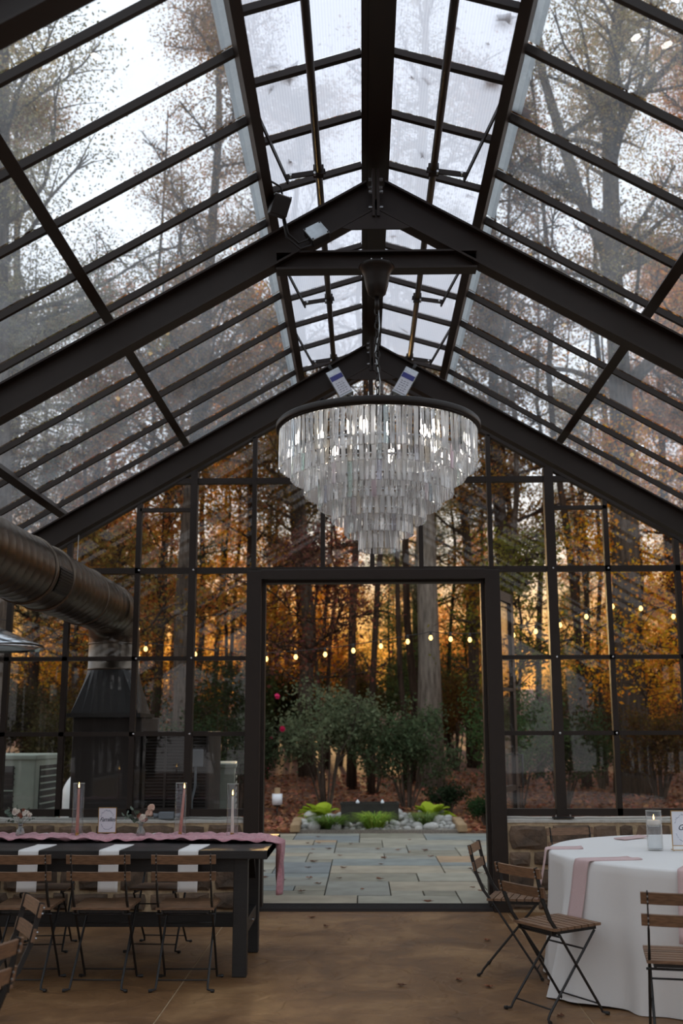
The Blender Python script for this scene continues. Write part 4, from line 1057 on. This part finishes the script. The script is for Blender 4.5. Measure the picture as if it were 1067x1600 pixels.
# leaf litter on the ground beyond the patio
def quads(cent, size, rng, flat=0.0, aspect=.55, cup=0.0):
    n = len(cent); u = rng.normal(size=(n, 3)); 
    if flat: u[:, 2] *= (1 - flat)
    u /= np.linalg.norm(u, axis=1)[:, None]; w = rng.normal(size=(n, 3))
    if flat: w[:, 2] *= (1 - flat)
    w -= (w * u).sum(1)[:, None] * u; w /= np.linalg.norm(w, axis=1)[:, None]
    s = (size * rng.uniform(.6, 1.35, n))[:, None]
    a = cent + u * s * .5; c = cent - u * s * .5; b = cent + w * s * .5 * aspect; d = cent - w * s * .5 * aspect
    return np.stack([a, b, c, d], 1).reshape(-1, 3)
def quadmesh(name, V, mat):
    n = len(V) // 4; me = bpy.data.meshes.new(name); me.vertices.add(len(V)); me.vertices.foreach_set('co', V.astype(np.float32).ravel())
    me.loops.add(4 * n); me.loops.foreach_set('vertex_index', np.arange(4 * n, dtype=np.int32)); me.polygons.add(n)
    me.polygons.foreach_set('loop_start', np.arange(0, 4 * n, 4, dtype=np.int32)); me.materials.append(mat); me.update(calc_edges=True); me.validate(); return me
rg_ = np.random.default_rng(4)
n = 26000; P = np.stack([rg_.uniform(-9, 9, n), 16.45 + 14 * rg_.random(n) ** 1.5, np.full(n, .0)], 1)
P = P[~((np.abs(P[:, 0] - .1) < 1.2) & (P[:, 1] < 18.7))]
P[:, 2] = np.array([gheight(x, y) for x, y in P[:, :2]]) + .03 + rg_.uniform(0, .03, len(P))
lm = leafmat('litter_leaves', base=(150, 102, 76), var=.55, trans=.1, hue=.02)
o = bpy.data.objects.new('leaf_litter', quadmesh('leaf_litter', quads(P, .10, rg_, .8), lm)); COL.objects.link(o)
tag(o, 'brown leaf litter covering the ground beyond the patio', 'leaf litter', kind='stuff')

# ================================================================== FOUNTAIN BED
ft = tag(empty('fountain', (.0, 17.62, 0)), 'dark square fountain box with two small water jets among pebbles', 'fountain')
DKF = pmat('dark_mossy_metal', (44, 42, 34), rough=.6, noise=.4, nscale=12)
ft.scale = (1, 1, .82)
fb = MB().box((0, 0, .20), (.90, .42, .40)).build('basin', DKF, ft, bevel=.006)
MB().box((0, -.20, .405), (.93, .03, .03)).box((0, .20, .405), (.93, .03, .03)).box((-.45, 0, .405), (.03, .40, .03)).box((.45, 0, .405), (.03, .40, .03)).build('basin_lip', DKF, ft)
MB().box((0, 0, .398), (.86, .37, .008)).build('water', pmat('dark_pool_water', (30, 32, 30), rough=.05), ft)
for x in (-.19, .20): MB().lathe([(.022, .40), (.03, .43), (.014, .46), (.004, .475), (0, .477)], (x, 0, 0), 10).build('water_jet', pmat('white_bubbling_water', (235, 238, 240), rough=.2), ft, True)
PEB = pmat('river_stone', (176, 174, 168), rough=.75, noise=.25, nscale=9, rand=.32, bump=.2, bscale=30)
def pebble(seed):
    r = random.Random(seed); bm = bmesh.new(); bmesh.ops.create_icosphere(bm, subdivisions=2, radius=1)
    k = [r.uniform(-.5, .5) for _ in range(6)]
    for v in bm.verts:
        q = 1 + .12 * sin(2 * v.co.x + k[0] * 9) + .1 * sin(2.3 * v.co.y + k[1] * 9) + .08 * sin(3 * v.co.z + k[2] * 9); v.co *= q; v.co.z *= .68; v.co.y *= .85
    me = bpy.data.meshes.new('river_stone'); bm.to_mesh(me); bm.free(); me.materials.append(PEB); me.polygons.foreach_set('use_smooth', [True] * len(me.polygons)); return me
PB = [pebble(k) for k in range(5)]
rb_ = random.Random(31); placed = []
for k in range(2600):
    if len(placed) >= 210: break
    big = len(placed) < 26
    s = rb_.uniform(.085, .125) if big else rb_.uniform(.032, .075); x = rb_.uniform(-1.02, 1.26); y = rb_.uniform(16.48, 18.5)
    if abs(x) < .50 + s and 17.36 - s < y < 17.86 + s: continue
    if any((x - a) ** 2 + (y - b_) ** 2 < ((s + c_) * .80) ** 2 for a, b_, c_ in placed): continue
    placed.append((x, y, s)); zz = s * .5 + .05 + (y - 16.4) * .035 - .05
    tag(inst('river_stone', PB[k % 5], None, (x, y, zz), (rb_.uniform(-.2, .2), rb_.uniform(-.2, .2), rb_.uniform(0, 6)), s), 'pale rounded river stone in the bed around the fountain', 'stone', 'river stones around the fountain')
MB_ = MB().box((.12, 17.45, .005), (2.36, 2.1, .06)).build('gravel_bed', pmat('small_gravel', (150, 142, 130), rough=.95, noise=.5, nscale=60, bump=.6, bscale=60), None); tag(MB_, kind='structure'); MB_.name = 'ground_gravel_bed'
TAN = pmat('tan_sandstone_block', (166, 138, 104), rough=.85, noise=.2, nscale=10, bump=.3)
for x, y, w in ((-1.10, 16.6, 'front left'), (-1.12, 17.35, 'rear left'), (1.34, 16.62, 'front right'), (1.36, 17.35, 'rear right')):
    o = MB().box((0, 0, .06), (.14, .58, .12)).build('edging_block', TAN, None, bevel=.02); o.location = (x, y, 0.005); tag(o, 'tan stone edging block at the %s corner of the pebble bed' % w, 'edging block')
# plants of the bed
HOSTA = leafmat('lime_hosta_leaf', base=(176, 196, 66), var=.25, trans=.35, hue=.01)
def hosta(x, y, lab, seed):
    r = random.Random(seed); p = tag(empty('hosta', (x, y, .06)), lab, 'plant', None)
    for k in range(30):
        a = r.uniform(0, 2 * pi); L = r.uniform(.30, .46); el = r.uniform(.45, 1.3); w = L * .30; m = MB(); vs = []
        for u in range(6):
            t = u / 5; d = L * t; rr = d * cos(el) + .02; z = d * sin(el) - .35 * d * d / L * 1.2; ww = w * sin(pi * (.08 + .88 * t)) if t < 1 else 0.002
            for v in (-1, 0, 1): vs.append((rr * cos(a) - v * ww * sin(a), rr * sin(a) + v * ww * cos(a), z + abs(v) * .02))
        m.add(vs, [(q * 3 + c, q * 3 + c + 1, q * 3 + c + 4, q * 3 + c + 3) for q in range(5) for c in range(2)]); m.build('leaf', HOSTA, p, True)
hosta(-.80, 18.1, 'lime green broad-leaved hosta behind pebbles, left of the fountain', 1); hosta(1.0, 18.1, 'lime green broad-leaved hosta behind pebbles, right of the fountain', 2)
def grass(x, y, R, n, col, lab, seed, h=.26):
    r = random.Random(seed); m = MB()
    for k in range(n):
        a = r.uniform(0, 2 * pi); L = R * r.uniform(.6, 1.1); q = r.uniform(0, .35) * R; vs = []
        H = h * r.uniform(.6, 1.15)
        for u in range(5):
            t = u / 4; rr = q + L * t; z = H * (1 - (1 - t * 1.35) ** 2) * 1.1; w = .008 * (1 - t) + .001
            vs += [(rr * cos(a) - w * sin(a), rr * sin(a) + w * cos(a), z), (rr * cos(a) + w * sin(a), rr * sin(a) - w * cos(a), z)]
        m.add(vs, [(i * 2, i * 2 + 1, i * 2 + 3, i * 2 + 2) for i in range(4)])
    o = m.build('grass_tuft', leafmat('blade_' + lab[:8], base=col, var=.3, trans=.4), None); o.location = (x, y, .03)
    return tag(o, lab, 'ornamental grass', 'ornamental grasses in the pebble bed')
grass(-.60, 16.66, .40, 420, (104, 128, 60), 'wide mid green grass clump in the left half of the pebbles', 3, .15)
grass(.06, 16.66, .36, 380, (150, 176, 76), 'bright green grass clump in front of the fountain box', 4, .19)
grass(.82, 17.0, .28, 300, (124, 142, 84), 'soft grey-green grass clump in the right half of the pebbles', 5, .17)

# path light
pl = tag(empty('path_light', (-1.58, 19.15, -.01)), 'small white path light with brown top in the leaf litter', 'lamp')
MB().tube([(0, 0, 0), (0, 0, .2)], .012, 8).build('stake', BLACKMETAL, pl, True)
MB().lathe([(0, .19), (.05, .19), (.06, .2), (.06, .24), (0, .24)], n=20).build('lamp_base', BLACKMETAL, pl, True)
MB().lathe([(.08, .22), (.088, .22), (.088, .40), (.0, .402)], n=24).build('lamp_shade', pmat('white_lamp_shade', (235, 236, 240), rough=.5), pl, True)
MB().lathe([(.05, .40), (.05, .50), (0, .50)], n=16).build('lamp_top', TAN, pl, True)

# ================================================================== STRING LIGHTS
SB = emis('warm_string_bulb', (1.0, .66, .20), 2.0)
def string(pts, ends, label):
    r = tag(empty('string_light', (0, 12, 0)), label, 'string lights')
    full = [ends[0]] + pts + [ends[1]]; wire = []
    for (x0, z0), (x1, z1) in zip(full[:-1], full[1:]):
        n = 4 if abs(x1 - x0) < 1 else 12
        for k in range(n):
            t = k / n; wire.append((x0 + (x1 - x0) * t, 0, z0 + (z1 - z0) * t + .075 - (.02 if n == 4 else .25) * 4 * t * (1 - t) * (.5 if n == 4 else .5)))
    wire.append((full[-1][0], 0, full[-1][1] + .075))
    MB().tube(wire, .004, 5).build('wire', BLACKMETAL, r, True)
    sk = MB().lathe([(.012, .03), (.014, .06), (.006, .078), (0, .078)], n=10).mesh('lamp_socket', BLACKMETAL, True)
    bm = MB().lathe([(0, -.026), (.011, -.023), (.021, -.009), (.023, .004), (.017, .020), (.011, .030), (0, .030)], n=14).mesh('bulb', SB, True)
    for x, z in pts: inst('bulb', bm, r, (x, 0, z)); inst('lamp_socket', sk, r, (x, 0, z))
string([(-2.5, 2.36), (-1.95, 2.30), (-1.16, 2.245), (-.834, 2.265), (-.509, 2.292), (-.198, 2.333), (.106, 2.381), (.403, 2.429), (.658, 2.47), (.877, 2.455), (1.088, 2.447)], ((-6.5, 3.3), (1.35, 2.47)), 'string of round warm bulbs hung across the view through the doorway')
string([(1.569, 2.495), (1.817, 2.536), (2.088, 2.605), (2.381, 2.696), (2.675, 2.808), (2.985, 2.785), (3.338, 2.692), (3.7, 2.70)], ((1.35, 2.47), (6.3, 3.6)), 'string of round warm bulbs seen through the right-hand windows')

# ================================================================== TREES
def barkmat(name, c1, c2):
    m, t, b = newmat(name); L = t.links
    co = N(t, 'ShaderNodeTexCoord'); mp = N(t, 'ShaderNodeMapping'); mp.inputs['Scale'].default_value = (9, 9, 1.1); L.new(co.outputs['Object'], mp.inputs[0])
    n = N(t, 'ShaderNodeTexNoise'); n.inputs['Scale'].default_value = 1.6; n.inputs['Detail'].default_value = 7; n.inputs['Roughness'].default_value = .7; L.new(mp.outputs[0], n.inputs['Vector'])
    r = N(t, 'ShaderNodeValToRGB'); r.color_ramp.elements[0].position = .32; r.color_ramp.elements[1].position = .68
    r.color_ramp.elements[0].color = (*lin(c1), 1); r.color_ramp.elements[1].color = (*lin(c2), 1); L.new(n.outputs[0], r.inputs[0]); L.new(r.outputs[0], b.inputs['Base Color'])
    b.inputs['Roughness'].default_value = .95; b.inputs['Specular IOR Level'].default_value = .1
    bp = N(t, 'ShaderNodeBump'); bp.inputs['Distance'].default_value = .03; bp.inputs['Strength'].default_value = .8; L.new(n.outputs[0], bp.inputs['Height']); L.new(bp.outputs[0], b.inputs['Normal'])
    return m
BARK = barkmat('grey_brown_bark', (52, 44, 38), (112, 98, 86)); PALEBARK = barkmat('pale_grey_bark', (92, 84, 76), (164, 152, 138)); DARKBARK = barkmat('dark_bark', (38, 30, 26), (82, 66, 54))
LEAF = leafmat('tree_leaf')

def tree_mesh(seed, H, r0, cb, spread, nb, leaves, size, trunk_pts=None, bark=BARK, rise=.45, forks=(), cluster=.38):
    r = random.Random(seed); g = np.random.default_rng(seed)
    m = MB()
    if trunk_pts is None:
        n = 10; trunk_pts = []; x = y = 0
        for k in range(n + 1):
            trunk_pts.append((x, y, H * k / n - (.2 if k == 0 else 0))); x += r.uniform(-.12, .12) * H / 12; y += r.uniform(-.12, .12) * H / 12
    T = [Vector(p) for p in trunk_pts]; n = len(T) - 1
    def rad(k): return r0 * (1.25 if k == 0 else 1) * (1 - .80 * (k / n) ** 1.2)
    m.tube(T, [rad(k) for k in range(n + 1)], 10)
    tops = [(T, rad)]
    cents = []
    for fk in forks:
        F = [Vector(p) for p in fk]; m.tube(F, [r0 * .55 * (1 - .7 * k / (len(F) - 1)) for k in range(len(F))], 9); tops.append((F, None))
    zmax = max(p.z for p in T)
    for i in range(nb):
        Tk, _ = tops[0] if (len(tops) == 1 or r.random() < .6) else r.choice(tops[1:])
        z = cb + (zmax - cb) * r.random() ** .85
        k = next((q for q in range(len(Tk) - 1) if Tk[q].z <= z <= Tk[q + 1].z), len(Tk) - 2)
        t = (z - Tk[k].z) / max(.01, Tk[k + 1].z - Tk[k].z); t = min(1, max(0, t)); p0 = Tk[k].lerp(Tk[k + 1], t)
        a = r.uniform(0, 2 * pi); rel = (p0.z - cb) / max(1, zmax - cb); L = spread * (1.15 - .75 * rel) * r.uniform(.6, 1.15)
        d = Vector((cos(a), sin(a), rise * r.uniform(.5, 1.6))).normalized(); pts = [p0]; p = p0.copy(); dd = d.copy()
        for s in range(5):
            dd = (dd + Vector((r.uniform(-.25, .25), r.uniform(-.25, .25), r.uniform(-.12, .16)))).normalized(); p = p + dd * L / 5; pts.append(p.copy())
        br = r0 * .26 * (1 - .5 * rel); m.tube(pts, [br * (1 - .85 * s / 5) + .006 for s in range(6)], 5, caps=False)
        for s in range(1, 6):
            for q in range(3 if s > 1 else 2):
                b0 = pts[s - 1].lerp(pts[s], r.random()); e = (dd * .5 + Vector((r.uniform(-1, 1), r.uniform(-1, 1), r.uniform(-.5, .8)))).normalized() * L * r.uniform(.16, .38)
                m.tube([b0, b0 + e * .5 + Vector((0, 0, .04)), b0 + e], [.016 + br * .12, .010, .004], 4, caps=False)
                for u in (.45, .75, 1.0): cents.append(b0 + e * u)
    wood = m.mesh('trunk', bark, True)
    C = np.array([tuple(c) for c in cents]); idx = g.integers(0, len(C), leaves)
    wts = g.random(len(C)) ** 1.5; wts /= wts.sum(); idx = g.choice(len(C), leaves, p=wts)
    P = C[idx] + g.normal(size=(leaves, 3)) * cluster * np.array([1, 1, .75])
    fol = quadmesh('foliage', quads(P, size, g, .15, .62), LEAF)
    return wood, fol
OLIVE, GOLD_, RUSTC, GREEN, YEL, MAROON, ORANGE, DGREEN = [(*lin(c), 1) for c in ((130, 132, 102), (236, 174, 50), (146, 114, 82), (84, 100, 62), (212, 182, 84), (116, 66, 58), (206, 138, 60), (46, 62, 40))]
def tree(vm, x, y, col, label, group=None, s=1.0, rz=0.0, name='tree', z=None, cat='tree', fol=True):
    t = tag(empty(name, (x, y, gheight(x, y) if z is None else z), rz), label, cat, group); t.scale = (s, s, s)
    w = inst('trunk', vm[0], t)
    if fol and vm[1]: f = inst('foliage', vm[1], t); f.color = col; tag(f, kind='stuff')
    return t
OLIVE_BACKLIT = (*lin((82, 76, 50)), 1)  # olive with the dimness of backlit rows put into the leaf colour
# the two big trunks
BT = [(.0, 0, -.2), (.05, 0, 2.5), (.094, 0, 4.88), (.197, 0, 7.9), (.20, 0, 10), (.174, 0, 12.4), (.286, 0, 16.1), (.574, 0, 18.6), (.9, 0, 20.8), (1.1, .2, 23)]
FK = [(.18, 0, 11.3), (.05, 0, 12.7), (-.536, .1, 14.4), (-.87, .1, 15.8), (-1.27, .2, 17.7), (-1.37, .2, 19.4), (-1.8, .3, 22)]
BT2 = [(.3, 0, 15.6), (.8, .1, 16.6), (1.6, .3, 17.6), (2.6, .5, 18.6)]; BT3 = [(.19, 0, 9.2), (.9, -.1, 9.9), (1.9, -.3, 10.6), (3.2, -.4, 11.9)]
big = tree_mesh(101, 23, .36, 8.5, 4.2, 54, 62000, .068, BT, BARK, .5, (FK, BT2, BT3), .26)
tree(big, 5.83, 24.6, (*lin((156, 142, 96)), 1), 'thick grey-brown forked tree beyond the right window wall')
ct = [(0, 0, -.2), (.02, 0, 3), (-.02, 0, 7), (.03, 0, 11), (.0, 0, 15), (.2, 0, 19), (.3, 0, 22)]
tree(tree_mesh(102, 22, .30, 9.5, 3.4, 30, 16000, .065, ct, PALEBARK, .4), 1.50, 26.5, OLIVE, 'tall tree with pale grey trunk right of the fountain, seen through doorway')
V = [tree_mesh(201, 17, .19, 4.5, 3.0, 40, 46000, .066, None, DARKBARK, .35, (), .25),
     tree_mesh(202, 20, .22, 7.0, 3.4, 48, 60000, .062, None, BARK, .45, (), .25),
     tree_mesh(203, 14, .13, 2.4, 2.4, 38, 12000, .11, None, DARKBARK, .3),
     tree_mesh(204, 22, .26, 8.5, 4.4, 54, 66000, .064, None, BARK, .5, (), .25),
     tree_mesh(205, 9, .08, 1.4, 2.2, 36, 11000, .10, None, DARKBARK, .25)]
# trees that lean their crowns over the glass roof
NEAR = [(3, -8.2, 13.5, OLIVE, 'olive-leaved tree close outside the left wall, crown over the roof', .92, 0.3),
        (1, -6.6, 19.0, (*lin((148, 144, 108)), 1), 'tall tree outside on the left, seen high through roof glass', .98, 1.3),
        (3, -11.5, 20.5, OLIVE, 'broad tree far left, seen through the lowest left roof panes', 1.0, 2.2),
        (1, -4.1, 24.5, (*lin((146, 118, 78)), 1), 'orange-tipped tree rising left of the ridge beyond the gable', 1.0, 4.1),
        (3, 9.8, 17.5, (*lin((160, 142, 88)), 1), 'yellowing tree outside on the right, crown over the roof edge', .95, .9),
        (0, 3.7, 27.5, (*lin((146, 108, 52)), 1), 'amber tree right of the ridge, seen through right roof panes', 1.12, .4),
        (1, 9.2, 28.0, (*lin((168, 124, 74)), 1), 'orange-leaved tree behind the forked tree at right', 1.0, 3.3),
        (0, -9.3, 27.0, (*lin((124, 100, 60)), 1), 'dull green-brown tree behind the left window wall', 1.1, 5.0),
        (1, -1.6, 30.0, (*lin((134, 110, 60)), 1), 'tall trunk seen through the doorway, left of the string bulbs', 1.0, 2.0)]
for v, x, y, c, lab, s, rz in NEAR: tree(V[v], x, y, c, lab, None, s, rz)
for v, x, y, c, lab, s_, rz in ((2, -5.2, 27.5, (*lin((190, 132, 58)), 1), 'amber-leaved tree behind the left windows, nearest the door frame', .95, 1.0), (2, -7.6, 30.0, (*lin((150, 104, 54)), 1), 'rust-leaved tree behind the air duct elbow', 1.0, 2.4), (2, -3.4, 31.5, (*lin((206, 150, 60)), 1), 'golden-leaved tree just left of the doorway', 1.05, 4.0), (2, 4.0, 31.0, (*lin((168, 128, 56)), 1), 'yellow-brown tree between the door frame and forked tree', 1.05, 5.2)):
    tree(V[v], x, y, c, lab, None, s_, rz)
# maroon understorey tree and small green ones
mp_ = tree_mesh(301, 5.4, .055, 2.3, 2.0, 30, 4200, .09, None, DARKBARK, .22, (), .22)
tree(mp_, -.9, 22.5, (*lin((116, 78, 62)), 1), 'small maroon-leaved tree spreading above the doorway shrubs', None, 1.0, .5)
tree(mp_, 7.0, 20.5, (*lin((120, 62, 44)), 1), 'small dark red tree low at the right picture edge', None, .9, 2.5)
tree(mp_, 2.9, 22.0, (*lin((122, 118, 50)), 1), 'small yellow-green tree between the door post and forked tree', None, .95, 4.0)
tree(mp_, -4.6, 20.5, (*lin((132, 104, 52)), 1), 'small bronze-leaved tree outside the left window wall', None, .95, 1.1)
# the wood behind, in bands
rf = random.Random(77)
bands = [((28, 36), 8, (-16, 16), [(RUSTC, 'rust'), (OLIVE, 'olive'), (OLIVE_BACKLIT, 'backlit olive'), (GREEN, 'green')], 'middle'),
         ((37, 47), 11, (-20, 21), [(GOLD_, 'gold'), (OLIVE_BACKLIT, 'backlit olive'), (RUSTC, 'rust'), (OLIVE, 'olive')], 'deep'),
         ((54, 62), 34, (-30, 30), [(GOLD_, 'gold'), (ORANGE, 'orange'), (YEL, 'yellow')], 'far')]
for (y0, y1), n, (xa, xb), cs, nm in bands:
    for k in range(n):
        x = xa + (xb - xa) * (k + rf.random()) / n; y = rf.uniform(y0, y1)
        if nm == 'middle' and (abs(x - 5.8) < 1.2 or abs(x) < 1.8): continue
        v = rf.choice((0, 1, 2, 2, 0, 3)) if nm != 'far' else rf.choice((2, 2, 4, 2))
        c, cn = rf.choice(cs)
        tree(V[v], x, y, c, '%s-leaved woodland tree in the %s rows of the wood' % (cn, nm), '%s %s trees of the wood' % (nm, cn), rf.uniform(.8, 1.05) * (.74 if nm == 'far' else 1), rf.uniform(0, 6.28))
for k in range(40):
    x = -26 + 52 * (k + rf.random()) / 40; y = rf.uniform(24, 50); c, cn = rf.choice(((GOLD_, 'golden'), (RUSTC, 'rusty'), (GREEN, 'green'), (ORANGE, 'orange')))
    tree(V[4], x, y, c, '%s low sapling under the woodland trees' % cn, '%s saplings under the wood' % cn, rf.uniform(.55, 1.0), rf.uniform(0, 6.28), 'sapling')
# bare thin trunks through the wood
bare = tree_mesh(401, 16, .085, 9, 1.6, 14, 2200, .06, None, DARKBARK, .6)
for k in range(60):
    x = -18 + 37 * (k + rf.random()) / 60; y = rf.uniform(23, 42)
    tree(bare, x, y, RUSTC, 'slim dark trunk standing in the wood', 'slim trunks of the wood', rf.uniform(.8, 1.3), rf.uniform(0, 6.28))

# ---- shrubs
def shrub_mesh(seed, R, H, leaves, size, stems=9, base=.0, aspect=.5):
    r = random.Random(seed); g = np.random.default_rng(seed); m = MB(); C = []
    for k in range(stems):
        a = r.uniform(0, 2 * pi); q = R * r.uniform(.2, .95); top = Vector((q * cos(a), q * sin(a), H * r.uniform(.55, 1.0) * (1 - .3 * q / R)))
        pts = [Vector((.06 * cos(a), .06 * sin(a), -.05)), top * .35 + Vector((0, 0, .1 * H)), top * .7 + Vector((r.uniform(-.1, .1), r.uniform(-.1, .1), 0)), top]
        m.tube(pts, [.022, .016, .010, .004], 6, caps=False)
        for j in range(11):
            u = r.uniform(.3 + base, 1); p = pts[1].lerp(pts[3], u); e = Vector((r.uniform(-1, 1), r.uniform(-1, 1), r.uniform(-.3, .7))) * R * .42; m.tube([p, p + e], [.007, .002], 4, caps=False); C += [p + e * .5, p + e, p + e * .8]
    C = np.array([tuple(c) for c in C]); P = C[g.integers(0, len(C), leaves)] + g.normal(size=(leaves, 3)) * R * .11
    P[:, 2] = np.maximum(P[:, 2], .03)
    return m.mesh('stems', BARK, True), quadmesh('foliage', quads(P, size, g, .1, aspect), LEAF)
def shrub(ms, x, y, c, lab, s=1.0, rz=0, group=None):
    t = tag(empty('shrub', (x, y, gheight(x, y)), rz), lab, 'shrub', group); t.scale = (s, s, s)
    inst('stems', ms[0], t); f = inst('foliage', ms[1], t); f.color = (*lin(c), 1); tag(f, kind='stuff'); return t
S1 = shrub_mesh(1, 1.05, 2.9, 5200, .08, 11, .05); S2 = shrub_mesh(2, .95, 2.1, 5600, .08, 12); S3 = shrub_mesh(3, .42, .62, 2600, .05, 10)
shrub(S1, -.78, 20.6, (118, 128, 98), 'tall open green shrub behind the fountain, left of centre')
shrub(S2, .72, 20.9, (94, 108, 78), 'dense dark green shrub behind the fountain, right of centre')
shrub(S3, 1.36, 19.4, (52, 66, 46), 'low rounded dark shrub beside the right hosta')
shrub(S3, 1.83, 17.6, (54, 76, 46), 'small dark shrub against the right door post', .85, 1.0)
pk = shrub(S2, -2.35, 20.2, (58, 66, 46), 'dark camellia shrub with pink blooms at the left door post', .95, 2.0)
PKB = pmat('magenta_bloom', (226, 44, 110), rough=.6)
for (x, z) in ((-.02, 2.1), (.55, .75), (.72, .62), (.85, .95), (.3, 1.3), (-.3, 1.5)):
    b_ = petal_bloom(.055).build('bloom', PKB, pk, True); b_.location = (x / .95, -.75, z / .95); b_.rotation_euler = (1.2, 0, x * 7)
for k, (x, y, s, c, lab) in enumerate(((-3.3, 19.6, .9, (62, 74, 48), 'green shrub outside, right of the louvred air handler'), (2.55, 19.2, .95, (74, 92, 56), 'green shrub outside, just right of the door frame'),
                     (3.6, 20.8, 1.0, (64, 74, 46), 'dark shrub outside, left of the forked tree'), (7.2, 19.8, 1.0, (88, 62, 46), 'reddish shrub outside at the right picture edge'),
                     (-5.4, 19.5, 1.0, (76, 70, 44), 'brownish shrub outside behind the gas tank'), (-7.2, 20.5, 1.1, (70, 64, 42), 'brownish shrub outside at the left picture edge'))):
    shrub(S1 if k % 2 else S2, x, y, c, lab, s, k * 1.3)
for k in range(34):
    x = -20 + 40 * (k + rf.random()) / 34; y = rf.uniform(23, 36)
    c = rf.choice(((66, 74, 44), (92, 70, 44), (110, 84, 46), (60, 66, 42)))
    shrub(S1 if k % 2 else S2, x, y, c, 'woodland undergrowth shrub among the trunks', rf.uniform(.8, 1.4), rf.uniform(0, 6), 'undergrowth shrubs of the wood')

for k in range(46):
    x = -30 + 60 * (k + rf.random()) / 46; y = rf.uniform(36, 60); c = rf.choice(((70, 66, 40), (92, 74, 42), (84, 70, 44)))
    shrub(S2, x, y, c, 'low brush far back under the woodland trees', rf.uniform(1.0, 1.9), rf.uniform(0, 6), 'far brush of the wood')
for k in range(18):     # the wood goes on round the hall, behind the camera and to both sides
    a = radians(150 + 240 * (k + rf.random() * .8) / 18) ; R_ = rf.uniform(20, 30)
    x, y = R_ * cos(a), 4 + R_ * sin(a)
    tree(V[rf.choice((0, 1, 3))], x, y, rf.choice((OLIVE, RUSTC, GREEN)), 'woodland tree standing around the near end of the hall', 'trees around the near end of the hall', rf.uniform(.8, 1.0), rf.uniform(0, 6))
for k in range(26):
    a = radians(150 + 240 * (k + rf.random() * .8) / 26) ; R_ = rf.uniform(14, 20)
    shrub(S2, R_ * cos(a), 4 + R_ * sin(a), (60, 66, 42), 'shrub under the trees around the near end of the hall', rf.uniform(1.2, 1.8), k, 'shrubs around the near end of the hall')
